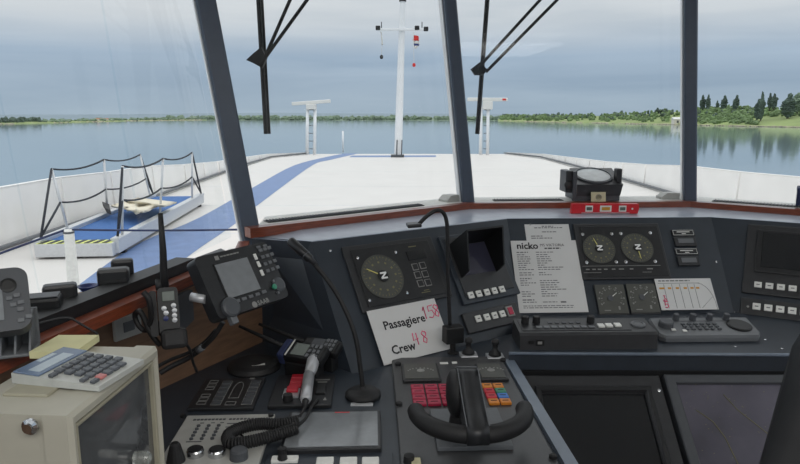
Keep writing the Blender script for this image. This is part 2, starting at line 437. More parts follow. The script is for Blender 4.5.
def meet(fa, fb, z):
    a = on(fa, z, 0); b = on(fb, z, 0); da, db = fa.u, fb.u
    den = da.x*db.y-da.y*db.x; w = b-a; k = (w.x*db.y-w.y*db.x)/den
    return a+da*k
def pts_at(z):
    P1z = Vector((-.43, 1.85, z)); m = (LEDGE-z)/.315
    P2z = Vector((-.252+.123*m, 1.782-.183*m, z)); return [P1z, P2z, meet(FL, FF, z), meet(FF, FR, z), on(FR, z, .62)]
con = thing('helm_console', 'dark navy painted helm console wrapping round the wheelhouse front', 'console', (.5, 1.7, 0))
T = [Vector((p[0], p[1], LEDGE)) for p in (P1, P2, P3, P4, P5)]; B = pts_at(DESK-.02)
names = ('corner_panel', 'angled_panel', 'centre_panel', 'starboard_panel')
for i in range(4):
    n = (T[i+1]-T[i]).cross(B[i]-T[i]).normalized()*(-.02)
    if n.y < 0: n = -n
    MB().loft([[T[i], T[i]+n, B[i]+n, B[i]], [T[i+1], T[i+1]+n, B[i+1]+n, B[i+1]]], closed=True, cap=True).build(names[i], 'navy paint', con)
# flat ledge between panels and sill
inner = [P1, P2, P3, P4, P5]; outer = [(S1[0], S1[1]+.05), (S1[0]+.13, S1[1]+.106), (S2[0], S2[1]), (S3[0], S3[1]), (S4[0], S4[1]-.0)]
MB().loft([[Vector((a[0], a[1], LEDGE-.025)), Vector((a[0], a[1], LEDGE)), Vector((b[0], b[1], LOUT)), Vector((b[0], b[1], LEDGE-.025))] for a, b in zip(inner, outer)], closed=True, cap=True).build('ledge', 'navy sky sheen', con)
MB().tube([T[i]+Vector((0, .004, -.003)) for i in range(5)], .005, 8).build('edge_bead', 'navy sky sheen', con)
pr0, pr1 = atz(507, 357, PED), atz(573, 468, PED); pdir = (pr1-pr0).normalized()
def prx(y): return pr0.x+(y-pr0.y)/(pr1.y-pr0.y)*(pr1.x-pr0.x)
yf = .86
worktop = [(-.405, 1.84), (-.587, 1.5), (-.80, 1.09), (-.86, yf), (prx(yf), yf), (prx(1.66), 1.66), (B[2].x, B[2].y), (B[1].x, B[1].y)]
MB().prism(W, worktop, DESK-.03, DESK).build('worktop', 'navy paint', con)
D = slope((0, 1.3, DESK), 2.5, 0)
# shelf under the centre panel
ysh = atz(512, 352, SHELF).y; Z = pts_at(SHELF)
xl = atz(509, 352, SHELF).x
shp = [(xl, ysh), (1.75, ysh-.02), (Z[4].x, Z[4].y), (Z[3].x, Z[3].y), (Z[2].x, Z[2].y)]
mb = MB(); mb.prism(W, shp, SHELF-.055, SHELF)
mb.build('shelf', 'navy paint', con)
MB().tube([(xl, ysh-.001, SHELF-.004), (1.75, ysh-.021, SHELF-.004)], .005, 8).build('shelf_edge', 'navy edge', con)
# the bright edge strip along the worktop beside the screens
e0 = Vector((prx(1.66), 1.66, 0)); e1 = Vector((prx(yf), yf, 0))
MB().prism(W, [(e1.x-.012, e1.y), (e1.x+.014, e1.y), (e0.x+.014, e0.y), (e0.x-.012, e0.y)], DESK-.3, PED+.002).build('edge_strip', 'navy edge', con)
# sloping bed for the two chart screens
FM = slope((0, 1.625, .9165), 0, 40)
MB().prism(FM, [(.30, -.75), (1.75, -.75), (1.75, .02), (.30, .02)], -.06, -.03).build('screen_bed', 'deep black', con)
MB().box(W, .30, 1.75, 1.64, 1.66, .3, SHELF-.05).build('back_board', 'deep black', con)
bf = FM.p(0, -.75)
MB().box(W, .34, 1.75, bf.y+.02, bf.y+.05, 0, bf.z-.02).build('kick_board', 'navy paint', con)
MB().box(W, -.84, .32, yf+.03, yf+.06, 0, DESK-.03).build('front_board', 'navy paint', con)
mb = MB()
for p in ((716, 226), (735, 313), (530, 225), (480, 232), (330, 251), (716, 262)):
    fr = FF if p[0] > 507 else FL
    if p[0] < 325: continue
    u, v = fr.q(*p); mb.lathe(fr.sub(u, v), [(.004, 0), (.004, .002), (.001, .003)], 8)
for p in ((765, 340), (782, 349), (735, 347)):
    u, v = atz(*p, SHELF).xy; mb.lathe(Frame((u, v, SHELF), (1, 0, 0), (0, 1, 0)), [(.004, 0), (.004, .002), (.001, .003)], 8)
mb.build('screw', 'chrome', con)

# ------------------------------------------------------------------ small part helpers
def screws(fr, pts, n, par, r=.0045, m='chrome'):
    for a, b in pts: MB().lathe(fr.sub(a, b, n), [(r, 0), (r, .0015), (r*.4, .0025)], 10).build('screw', m, par)
def zlogo(fr, s, par):
    mb = MB(); mb.prism(fr, [(-s, s), (s, s), (s, s*.5), (-s*.25, -s*.5), (s, -s*.5), (s, -s), (-s, -s), (-s, -s*.5), (s*.25, s*.5), (-s, s*.5)], .0005, .0016)
    return mb.build('emblem', 'emblem white', par)
def dial(fr, r, par, needle, scale=1.0, numerals=True, nl=.8, tail=False, ticks=36):
    f = MB().lathe(fr, [(r*1.04, 0), (r*1.04, .003), (r, .003), (r, .002)], 40).build('dial', 'dial face', par)
    mb = MB()
    for i in range(ticks):
        a = 2*math.pi*i/ticks; big = i % 3 == 0
        g = Frame(fr.p(0, 0, .0031), fr.u*math.cos(a)+fr.v*math.sin(a), fr.v*math.cos(a)-fr.u*math.sin(a))
        mb.box(g, r*(.80 if big else .88), r*.95, -r*.012, r*.012, 0, .0004)
        if big and numerals: mb.box(g, r*.62, r*.71, -r*.05, r*.05, 0, .0003)
    mb.build('scale', 'dial mark', f)
    a = R(needle); g = Frame(fr.p(0, 0, .004), fr.u*math.cos(a)+fr.v*math.sin(a), fr.v*math.cos(a)-fr.u*math.sin(a))
    MB().prism(g, [(-r*.1, -r*.035), (r*nl, -r*.012), (r*nl, r*.012), (-r*.1, r*.035)], 0, .001).build('needle', 'needle yellow', f)
    MB().lathe(fr.sub(0, 0, .004), [(r*.27, 0), (r*.27, .003), (r*.24, .004)], 16).build('hub', 'deep black', f)
    return f
def buttons(fr, pts, w, h, n0, n1, par, m='white plastic', name='button', bev=.0012, mark=None):
    for a, b in pts:
        o = MB().box(fr, a-w/2, a+w/2, b-h/2, b+h/2, n0, n1, bev).build(name, m, par)
        if mark:
            MB().bar(fr.sub(a, b, n1), -w*.22, w*.22, 0, h*.16, .0004).build('mark', mark, o)
def grid(x0, x1, nx, y0, y1, ny):
    return [((x0+(x1-x0)*i/max(1, nx-1)), (y0+(y1-y0)*j/max(1, ny-1))) for j in range(ny) for i in range(nx)]

# ------------------------------------------------------------------ rudder/compass repeater on the angled panel
u0, u1, v0, v1 = FL.rect((341, 249), (431, 236), (449, 297), (361, 315))
t = thing('compass_repeater', 'square black instrument with one big round dial and six outlined keys', 'instrument', FL.p((u0+u1)/2, v0))
MB().box(FL, u0, u1, v0, v1, 0, .010, .003).build('frame', 'black panel', t)
MB().box(FL, u0+.022, u1-.02, v0+.012, v1-.014, .010, .014, .002).build('faceplate', 'black plastic', t)
cu, cv = FL.q(382.5, 276.5, .014); r = .066; fr = FL.sub(cu, cv, .014)
dial(fr, r, t, 148, nl=.82); zlogo(fr.sub(0, 0, .0082), .0105, t)
screws(FL, [FL.q(*p, .014) for p in ((357.5, 258), (395.5, 252.5), (407, 293), (369.5, 300.5))], .014, t)
a, b, c, d = FL.rect((406, 252), (424, 249.5), (426, 258), (408, 261), .014)
MB().box(FL, a, b, c, d, .014, .017, .001).build('display', 'screen dark', t)
ps = [FL.q(*p, .014) for p in ((415, 267), (422.5, 265.5), (417.5, 275), (425, 274), (420.5, 283.5), (428, 282.5))]
for p in ps:
    MB().box(FL, p[0]-.011, p[0]+.011, p[1]-.011, p[1]+.011, .014, .0155, .001).build('button', 'grey print', t)
    MB().box(FL, p[0]-.0085, p[0]+.0085, p[1]-.0085, p[1]+.0085, .0155, .0165).build('key_cap', 'black plastic', t)
mb = MB(); a, b = FL.q(412, 246.5, .014); mb.bar(FL.sub(a, b, .014), -.014, .014, 0, .003)
a, b = FL.q(426, 292, .014); mb.bar(FL.sub(a, b, .014), -.016, .016, 0, .002); mb.bar(FL.sub(a, b+.006, .014), -.005, .014, 0, .002)
mb.build('legend', 'dial mark', t)

# ------------------------------------------------------------------ hooded screen unit with its key strips
u0, u1, v0, v1 = FL.rect((439, 238), (496, 230), (515, 295), (460, 307))
t = thing('hooded_display', 'small screen shaded by a black sun hood above five white keys', 'display', FL.p((u0+u1)/2, v0))
MB().box(FL, u0, u1, v0, v1, 0, .012, .003).build('faceplate', 'navy paint', t)
MB().box(FL, u0+.015, u1-.02, v0+.022, v1-.012, .012, .016, .002).build('bezel', 'black panel', t)
a, b, c, d = FL.rect((452, 245), (487, 240), (494.5, 272), (460, 278), .016)
MB().box(FL, a+.006, b-.006, c+.004, d-.006, .016, .019).build('screen', 'screen violet', t)
H = .105
hd = MB()
k = .006
hd.prism(Frame(FL.p(a, 0, .016), FL.v, FL.n), [(c, 0), (d, 0), (d+.002, H), (c+.006, H*.42)], -k/2, k/2)
hd.prism(Frame(FL.p(b, 0, .016), FL.v, FL.n), [(c, 0), (d, 0), (d+.002, H), (c+.006, H*.42)], -k/2, k/2)
hd.prism(Frame(FL.p(0, d, .016), FL.u, FL.n), [(a, 0), (b, 0), (b+.002, H), (a-.002, H)], -k/2, k/2)
hd.build('sun_hood', 'deep black', t)
buttons(FL, [FL.q(*p, .016) for p in ((470.5, 295.5), (478.5, 294), (486.5, 292.5), (494, 291), (501.5, 289.5))], .021, .021, .016, .021, t, mark='faint ink')
u0, u1, v0, v1 = FL.rect((461, 314), (516, 303.5), (519.5, 324), (465.5, 334))
t = thing('key_strip', 'low black strip with four white keys and one pink key below the hooded screen', 'control panel', FL.p((u0+u1)/2, v0))
MB().box(FL, u0, u1, v0, v1, 0, .012, .003).build('faceplate', 'black panel', t)
buttons(FL, [FL.q(*p, .012) for p in ((478, 319), (486.5, 317.4), (494.3, 315.7), (502, 314.1))], .021, .021, .012, .017, t, mark='faint ink')
p = FL.q(509.5, 311.5, .012); o = MB().box(FL, p[0]-.014, p[0]+.014, p[1]-.017, p[1]+.017, .012, .017, .001).build('button', 'grey print', t)
MB().box(FL, p[0]-.009, p[0]+.009, p[1]-.012, p[1]+.012, .017, .020, .001).build('pink_cap', 'pink button', o)
# ------------------------------------------------------------------ twin dial panel
u0, u1, v0, v1 = FF.rect((571, 226), (659.5, 223.6), (668, 279.5), (583.6, 280.7))
t = thing('twin_dial_panel', 'black panel with two round dials side by side under the red spirit level', 'instrument', FF.p((u0+u1)/2, v0))
MB().box(FF, u0, u1, v0, v1, 0, .010, .003).build('frame', 'black panel', t)
MB().box(FF, u0+.02, u1-.008, v0+.008, v1-.012, .010, .013, .002).build('faceplate', 'black plastic', t)
for (px, py, ang) in ((599, 249, 110), (637, 248, -84)):
    a, b = FF.q(px, py, .013); fr = FF.sub(a, b, .013); dial(fr, .053, t, ang); zlogo(fr.sub(0, 0, .0082), .0095, t)
screws(FF, [FF.q(*p, .013) for p in ((582.5, 234.5), (611.5, 234), (586.5, 262.5), (616, 262), (620.5, 233.7), (650, 233), (625.5, 262), (655, 261.5))], .013, t, .006)
mb = MB(); a, b = FF.q(583, 269.5, .013); a2, b2 = FF.q(661, 268, .013)
mb.bar(FF.sub(0, b, .013), a, a2, .012, .0015)
for k in (.06, .14, .21, .29, .39, .48, .5, .62, .84, .87): mb.bar(FF.sub(a+(a2-a)*k, b, .013), -.006, .006, 0, .004)
mb.bar(FF.sub(0, b-.012, .013), a, a+.06, 0, .0015); mb.bar(FF.sub(a+.2, b-.012, .013), 0, .03, 0, .0015)
mb.build('legend', 'grey print', t)
# ------------------------------------------------------------------ two small round gauges
for (q4, c, lab) in ((((593.3, 286), (624, 285), (628, 315.8), (597, 317)), (609.5, 298.5), 'small square gauge next to the tall white paper, lower row'),
                     (((625.2, 285), (654, 284.3), (659.5, 315), (628.5, 315.8)), (640.5, 298), 'small square gauge next to the coloured diagram sheet, lower row')):
    u0, u1, v0, v1 = FF.rect(*q4)
    t = thing('small_gauge', lab, 'gauge', FF.p((u0+u1)/2, v0), 'small gauges under the twin dials')
    MB().box(FF, u0+.002, u1-.002, v0, v1, 0, .010, .002).build('frame', 'black panel', t)
    fr = FF.sub((u0+u1)/2, (v0+v1)/2+.004, .010)
    MB().box(fr, -.048, .048, -.052, .048, 0, .002).build('glass', 'dial face', t)
    mb = MB()
    for i in range(9):
        a = R(-30+30*i); g = Frame(fr.p(0, 0, .0021), fr.u*math.cos(a)+fr.v*math.sin(a), fr.v*math.cos(a)-fr.u*math.sin(a)); mb.box(g, .030, .036, -.0012, .0012, 0, .0004); mb.box(g, .039, .043, -.003, .003, 0, .0003)
    for i in range(18):
        a = R(-30+14*i); g = Frame(fr.p(0, 0, .0021), fr.u*math.cos(a)+fr.v*math.sin(a), fr.v*math.cos(a)-fr.u*math.sin(a)); mb.box(g, .033, .036, -.0006, .0006, 0, .0004)
    mb.bar(fr.sub(-.02, -.042, .002), -.01, .01, 0, .003); mb.bar(fr.sub(.02, -.034, .002), -.003, .003, 0, .012)
    mb.build('scale', 'grey print', t)
    a = R(38); g = Frame(fr.p(-.004, 0, .003), fr.u*math.cos(a)+fr.v*math.sin(a), fr.v*math.cos(a)-fr.u*math.sin(a))
    MB().prism(g, [(-.006, -.002), (.03, -.0008), (.03, .0008), (-.006, .002)], 0, .001).build('needle', 'white print', t)
    MB().lathe(Frame(g.o, fr.u, fr.v), [(.010, 0), (.010, .002), (.007, .003)], 14).build('hub', 'dark grey', t)
# ------------------------------------------------------------------ two digital indicators with name plates
for q1, q2, lab in ((((670.8, 231), (693, 229.8), (694.2, 236), (671.8, 237)), ((673, 238.5), (694, 237.3), (696, 246.5), (674.5, 247.5)), 'upper of the two little readouts right of the twin dials'),
                    (((674, 249.5), (696.5, 248.3), (698, 254.7), (675, 256)), ((676, 257.5), (697, 256.3), (699, 266), (678, 267)), 'lower of the two little readouts right of the twin dials')):
    a = FF.rect(*q1); b = FF.rect(*q2)
    t = thing('digital_indicator', lab, 'readout', FF.p((b[0]+b[1])/2, b[2]), 'digital readouts on the centre panel')
    MB().box(FF, *a, 0, .006, .001).build('name_plate', 'black plastic', t)
    mb = MB(); w = a[1]-a[0]; mv = (a[2]+a[3])/2; h = a[3]-a[2]
    for s_, e_, y in ((.05, .95, h*.38), (.05, .95, -h*.38)): mb.bar(FF.sub(a[0], mv+y, .006), w*s_, w*e_, 0, .0012)
    mb.bar(FF.sub(a[0], mv, .006), w*.05, w*.062, 0, h*.7); mb.bar(FF.sub(a[0], mv, .006), w*.938, w*.95, 0, h*.7)
    mb.bar(FF.sub(a[0], mv+h*.12, .006), w*.22, w*.78, 0, .003); mb.bar(FF.sub(a[0], mv-h*.16, .006), w*.42, w*.6, 0, .003)
    mb.build('plate_print', 'white print', t)
    MB().box(FF, *b, 0, .010, .002).build('housing', 'black panel', t)
    MB().box(FF, b[0]+.012, b[1]-.010, b[2]+.010, b[3]-.008, .010, .0115).build('readout_glass', 'mid grey', t)
# ------------------------------------------------------------------ screen unit on the starboard panel
u0, u1, v0, v1 = FR.rect((748.5, 225), (800, 228.5), (800, 300), (741, 293)); u1 = u0+.34
t = thing('radar_display', 'flush black screen unit with white keys at the starboard end of the console', 'display', FR.p((u0+u1)/2, v0))
MB().box(FR, u0, u1, v0, v1, 0, .010, .003).build('faceplate', 'black panel', t)
a = FR.q(762, 233, .01); b = FR.q(762, 271, .01); wu = a[0]
MB().box(FR, wu-.014, u1-.02, b[1]-.006, a[1]+.010, .010, .016, .003).build('bezel', 'black plastic', t)
MB().box(FR, wu+.004, u1-.035, b[1]+.012, a[1]-.002, .016, .018).build('screen', 'screen dark', t)
p0 = FR.q(758, 284.5, .012); p1 = FR.q(792.5, 289, .012); st = (p1[0]-p0[0])/3
buttons(FR, [(p0[0]+st*i, (p0[1]+p1[1])/2) for i in range(6)], .022, .020, .010, .016, t, mark='faint ink')
s0 = FR.q(741, 298, 0); s1 = FR.q(740, 314.5, 0)
t = thing('key_strip', 'black strip of white keys just below the starboard screen unit', 'control panel', FR.p(s0[0]+.17, s1[1]))
MB().box(FR, s0[0], s0[0]+.36, s1[1], s0[1], 0, .010, .003).build('faceplate', 'black panel', t)
p0 = FR.q(756.5, 306.5, .01); p1 = FR.q(792, 311.5, .01); st = (p1[0]-p0[0])/3
buttons(FR, [(p0[0]+st*i, (p0[1]+p1[1])/2) for i in range(6)], .023, .022, .010, .016, t, mark='faint ink')
MB().lathe(FR.sub(s0[0]+.022, (s0[1]+s1[1])/2-.002, .01), [(.004, 0), (.004, .002), (.001, .003)], 8).build('pilot_lamp', 'grey print', t)

# ------------------------------------------------------------------ papers
def sheet(fr, u0, u1, v0, v1, n, curl=.004):
    mb = MB(); rows = []
    for lay in (0, 1):
        for j in range(9):
            y = j/8
            rows.append([fr.p(u0+(u1-u0)*i/6, v0+(v1-v0)*y, n+curl*(abs(i/3-1)**2)*.6+curl*.8*(1-y)*(1-y)) for i in range(7)])
    mb.loft(rows[:9], smooth=True); return mb
def dashes(mb, fr, u0, u1, v, h, w=.010, fill=.8):
    x = u0
    while x < u1:
        l = w*random.uniform(.5, 1.6); mb.bar(fr.sub(0, v), x, min(u1, x+l), 0, h); x += l+w*.25/fill
u0, u1, v0, v1 = FF.rect((525, 224.5), (568.5, 224), (575, 262), (529, 262), .002)
t = thing('paper_sheet', 'half hidden white sheet with a short heading tucked behind the taller paper', 'paper', FF.p((u0+u1)/2, v0))
MB().box(FF, u0, u1, v0, v1, .001, .002).build('sheet', 'paper', t)
mb = MB(); fr = FF.sub((u0+u1)/2, v1, .002)
dashes(mb, fr, -.018, .022, -.008, .003); dashes(mb, fr, -.045, .055, -.014, .003); dashes(mb, fr, -.02, .03, -.030, .003); dashes(mb, fr, -.06, -.02, -.046, .003); dashes(mb, fr, -.06, .012, -.054, .003)
mb.build('printing', 'faint ink', t)
u0, u1, v0, v1 = FF.rect((509.7, 241.3), (576, 239.7), (589, 314.8), (521, 318.5), .006); v0 = max(v0, (SHELF+.004-FF.o.z)/FF.v.z)
t = thing('paper_sheet', 'tall printed white sheet with a wave logo clipped to the centre panel', 'paper', FF.p((u0+u1)/2, v0))
MB().box(FF, u0, u1, v0, v1, .005, .006).build('sheet', 'paper', t)
fr = FF.sub(u0, v1, .0061); w = u1-u0; h = v1-v0
mb = MB(); mb.text(fr, 'nicko', w*.08, -h*.08, .034, .0005, bold=True)
mb.prism(fr, [(w*.19, -h*.125), (w*.26, -h*.108), (w*.33, -h*.105), (w*.40, -h*.12), (w*.33, -h*.113), (w*.26, -h*.117)], 0, .0005)
mb.text(fr, 'MS VIKTORIA', w*.62, -h*.07, .014, .0005, 'CENTER'); dashes(mb, fr, w*.50, w*.74, -h*.115, .004)
mb.build('logo_print', 'ink', t)
mb = MB(); y = .18
for blk in ((.02, .27), (.36, .72)): pass
rows = [(.17, 'h'), (.205, 'b'), (.235, 'b'), (.265, 'b'), (.295, 'b'), (.325, 'b'), (.355, 'b'), (.385, 'l'), (.415, 'l'), (.46, 'b'), (.49, 'b'), (.54, 'h'), (.57, 'l'), (.60, 'l'), (.63, 'b'), (.66, 'r'), (.69, 'r'), (.72, 'b'), (.75, 'b'), (.78, 'b'), (.83, 'h'), (.86, 'b'), (.91, 'f'), (.935, 'f')]
for y, k in rows:
    v = -h*y
    if k == 'h': dashes(mb, fr, w*.07, w*.24, v, .0035)
    if k in 'bl': dashes(mb, fr, w*.07, w*random.uniform(.17, .30), v, .0025)
    if k == 'b': dashes(mb, fr, w*.36, w*random.uniform(.45, .60), v, .0025)
    if k in 'lr': dashes(mb, fr, w*.36, w*random.uniform(.6, .76), v, .0025)
    if k == 'f': dashes(mb, fr, w*.07, w*.8, v, .0022)
dashes(mb, fr, w*.36, w*.62, -h*.17, .0025); mb.bar(fr.sub(0, -h*.862), w*.62, w*.70, 0, .005)
mb.build('printing', 'faint ink', t)
# passenger count
u0, u1, v0, v1 = FL.rect((367, 311), (435, 299), (451, 350), (382, 365), .012)
PB = FL
t = thing('paper_note', 'white note reading Passagiere and Crew with pink handwritten numbers', 'paper', PB.p((u0+u1)/2, v0, .014))
MB().box(PB, u0, u1, v0, v1, .0145, .0155).build('sheet', 'paper', t)
fr = PB.sub(u0, v1, .0156); w = u1-u0; h = v1-v0
MB().text(fr, 'Passagiere', w*.155, -h*.33, .0345, .0006, bold=True).build('printed_word', 'ink', t); MB().text(fr, 'Crew', w*.155, -h*.79, .0345, .0006, bold=True).build('printed_word', 'ink', t)
def scrawl(mb, fr, strokes, x, y, s):
    for st in strokes: mb.tube([fr.p(x+a*s, y+b*s, .0008) for a, b in st], .0015, 5)
one = [[(0, .7), (.18, 1), (.12, 0)]]; five = [[(.65, 1), (.2, .95), (.15, .55), (.5, .6), (.6, .25), (.35, 0), (.05, .1)]]
eight = [[(.5, .85), (.3, 1), (.12, .8), (.3, .55), (.5, .3), (.35, 0), (.1, .15), (.2, .42), (.5, .62), (.55, .82), (.45, .95)]]
four = [[(.12, 1), (.02, .4), (.5, .5)], [(.42, .95), (.36, 0)]]; three = [[(.1, .95), (.4, .95), (.25, .6), (.5, .4), (.35, .02), (.05, .12)]]
mb = MB()
for g, x in ((one, .76), (five, .82), (eight, .91)): scrawl(mb, fr, g, w*x, -h*.36, .038)
mb.build('handwritten_number', 'marker pink', t); mb = MB()
for g, x in ((four, .49), (eight, .61)): scrawl(mb, fr, g, w*x, -h*.79, .036)
mb.build('handwritten_number', 'marker pink', t)
# diagram
u0, u1, v0, v1 = FF.rect((654, 281), (709, 278.4), (718, 314), (661, 316), .004); v0 = max(v0, (SHELF+.004-FF.o.z)/FF.v.z)
t = thing('diagram_sheet', 'white sheet with a ship outline diagram, orange marks and pink scribble', 'paper', FF.p((u0+u1)/2, v0))
MB().box(FF, u0, u1, v0, v1, .0125, .0135).build('sheet', 'paper', t)
fr = FF.sub(u0, v1, .0136); w = u1-u0; h = v1-v0
mb = MB(); dashes(mb, fr, w*.06, w*.62, -h*.07, .004)
mb.bar(fr, w*.04, w*.78, -h*.15, .0012)
for k in (.14, .28, .42, .56, .68): mb.box(fr, w*k-.0006, w*k+.0006, -h*.95, -h*.18, 0, .0005)
for i in range(11):
    a, b = [(w*.70+w*.28*math.sin(R(9*(i+j)))**.8, -h*.15-h*.75*(1-math.cos(R(9*(i+j))))) if i+j > 0 else (w*.70, -h*.15) for j in (0, 1)]
    mb.tube([fr.p(*a, .0004), fr.p(*b, .0004)], .0006, 4)
mb.tube([fr.p(w*.95, -h*.6, .0004), fr.p(w*.72, -h*.95, .0004)], .0006, 4)
mb.build('diagram_lines', 'faint ink', t)
mb = MB()
for k in (.05, .085, .20, .34, .48, .60, .70): mb.bar(fr.sub(0, -h*.31), w*k, w*k+.011, 0, .006)
mb.build('orange_marks', 'orange print', t)
mb = MB()
for g, y in ((three, .74), (one, .86), (five, .93)): scrawl(mb, fr, g, w*.07, -h*y, .022)
mb.build('pink_scribble', 'marker pink', t)

# ================================================================== equipment on the shelf
SH = slope((.3, ysh, SHELF), 1.5, 0)
# long control unit
ul, vl = SH.q(518, 347); ur, _ = SH.q(655, 347); vb = .012
t = thing('control_unit', 'long dark control box with square keys in front of the tall paper', 'control box', SH.p((ul+ur)/2, vb))
prof = [(vb, 0), (vb+.004, .040), (vb+.012, .046), (vb+.105, .056), (vb+.11, 0)]
g = Frame(SH.p(ul, 0, 0), (0, 1, 0), (0, 0, 1), None)
g = Frame(SH.p(0, 0, 0), SH.v, SH.n)      # profile plane, n runs along -u or +u
sg = 1 if g.n.dot(SH.u) > 0 else -1
MB().prism(g, prof, sg*ul, sg*ur).build('housing', 'black panel', t)
ct = Frame(SH.p(ul, vb+.012, .0462), SH.u, SH.v*.093+SH.n*.010); wd = ur-ul
MB().box(ct, .01, wd-.065, .01, .085, 0, .0015).build('top_plate', 'black plastic', t)
for x in (.028, .060, .215):
    MB().lathe(ct.sub(x, .062, .0015), [(.011, 0), (.010, .018), (.008, .020), (0, .020)], 16).build('knob', 'rubber black', t)
buttons(ct, [(.06+.021*i, .028) for i in range(8)], .017, .014, .0015, .005, t, m='mid grey')
buttons(ct, [(.098+.02*i, .058) for i in range(5)], .012, .010, .0015, .004, t, m='dark grey')
buttons(ct, [(.235, .032), (.258, .034), (.283, .036)], .018, .020, .0015, .007, t, m='white plastic')
MB().lathe(ct.sub(wd-.035, .045), [(.02, 0), (.02, .004), (.014, .006), (.012, .003), (0, .003)], 20).build('dial_ring', 'mid grey', t)
ff = Frame(SH.p(ul, vb+.0005, 0), SH.u, SH.n)
MB().box(ff, .022, .038, .018, .026, -.001, .0015).build('port', 'deep black', t)
o = MB().box(ff, .044, .066, .013, .029, -.001, .0015).build('badge', 'deep black', t)
MB().box(ff, .048, .060, .017, .025, .0015, .002).build('badge_print', 'grey print', o)
# camera/jog controller
q = [SH.q(*p, .03) for p in ((644, 318), (737, 316), (759, 331), (660, 335))]
t = thing('jog_controller', 'grey keyboard controller with a jog wheel in front of the diagram sheet', 'controller', SH.p((q[0][0]+q[1][0])/2, q[3][1]))
a0, a1 = SH.q(660, 342)[0], SH.q(757, 338)[0]; w0, w1 = q[0][0], q[1][0]; vb, vt = SH.q(660, 343)[1], SH.q(690, 316, .045)[1]
top = [(a0+.012, vb+.002), (a1-.012, vb+.002), (a1, vb+.02), (w1+.004, vt), (w0, vt), (a0-.002, vb+.016)]
def zt(v): return .020+.020*(v-vb)/(vt-vb)
mb = MB()
cx = sum(p[0] for p in top)/6; cy = sum(p[1] for p in top)/6
r0 = [SH.p(cx+(x-cx)*.97, cy+(y-cy)*.97, .001) for x, y in top]; r1 = [SH.p(x, y, zt(y)-.008) for x, y in top]; r2 = [SH.p(cx+(x-cx)*.975, cy+(y-cy)*.96, zt(y)) for x, y in top]
mb.loft([r0, r1, r2], closed=True, cap=True).build('housing', 'mid grey', t)
kt = Frame(SH.p(a0, vb, .0206), SH.u, SH.v*(vt-vb)+SH.n*.02); kw = a1-a0; kh = vt-vb
MB().lathe(kt.sub(kw*.12, kh*.55), [(.021, 0), (.020, .014), (.017, .017), (0, .017)], 20).build('jog_wheel', 'dark grey', t)
for k in (.27, .44, .61, .78): MB().lathe(kt.sub(kw*k, kh*.88), [(.0095, 0), (.0085, .018), (.006, .020), (0, .020)], 14).build('knob', 'dark grey', t)
MB().lathe(kt.sub(kw*.85, kh*.52), [(.034, 0), (.034, .003), (.030, .005), (0, .006)], 24).build('joystick_pad', 'deep black', t)
buttons(kt, grid(kw*.30, kw*.62, 6, kh*.34, kh*.62, 3), .011, .008, 0, .004, t, m='dark grey', name='key')
buttons(kt, [(kw*.16, kh*.30), (kw*.26, kh*.24)], .012, .009, 0, .004, t, m='white plastic', name='key')
MB().bar(kt.sub(0, kh*.80), kw*.24, kw*.84, 0, .0025).build('legend', 'dark grey', t)

# ================================================================== two chart screens in the sloping bed
def screen(label, q, s, m, extra, ur=None):
    u0, u1, v0, v1 = FM.rect(*q)
    if ur: u1 = u0+ur
    v0 = v1-.36
    t = thing('chart_screen', label, 'monitor', FM.p((u0+u1)/2, v0, -.03))
    a, b, c, d = FM.rect(*s)
    if ur: b = u1-.03
    c = v0+.045
    mb = MB(); e = .018
    ring_frame(mb, FM, (u0, u1, v0, v1), (a, b, c, d), -.03, .004, .003)
    mb.build('bezel', extra, t)
    mb = MB(); i0, i1, j0, j1 = a-e, b+e, c-e, d+e
    ring_frame(mb, FM, (i0, i1, j0, j1), (a-.002, b+.002, c-.002, d+.002), .004, .010, .003)
    if extra == 'black panel': mb.build('inner_rim', 'black plastic', t)
    else: mb.bm.free()
    o = MB().box(FM, a-.003, b+.003, c-.003, d+.003, -.026, -.006).build('screen', m, t)
    return t, (a, b, c, d), (u0, u1, v0, v1)
mat('chart display', (88, 86, 98), .25, var=.3, scale=6, spec=.5)
t, s, q = screen('dark blank chart screen with a stepped black frame beside the steering pedestal', ((520, 376.5), (656, 375), (686, 464), (539, 464)), ((540, 395), (644, 391.5), (664, 464), (555, 464)), 'screen dark', 'black panel')
screws(FM, [(q[1]-.012, q[3]-.045)], .004, t)
t, s, q = screen('chart screen showing a faint river line, nearest to the black helm seat', ((665, 375.5), (797, 374), (830, 464), (688, 464)), ((678, 385), (785, 382), (812, 464), (699, 464)), 'chart display', 'dark grey', .34)
a, b, c, d = s
mb = MB(); mb2 = MB()
def line(pts, m, r): m.tube([FM.p(a+(b-a)*x, d-(d-c)*y, -.0055) for x, y in pts], r, 4)
line([(.42, .10), (.50, .25), (.60, .36), (.72, .50), (.85, .62), (.97, .8)], mb, .0012); line([(.12, .25), (.24, .36), (.30, .5), (.33, .7), (.36, .9)], mb, .0012)
for i in range(60):
    x, y = random.random(), random.random()*.9; g = FM.sub(a+(b-a)*x, d-(d-c)*y, -.006); mb.box(g, 0, random.uniform(.001, .004), 0, .0012, 0, .0004)
mb.build('chart_lines', 'dial mark', t)

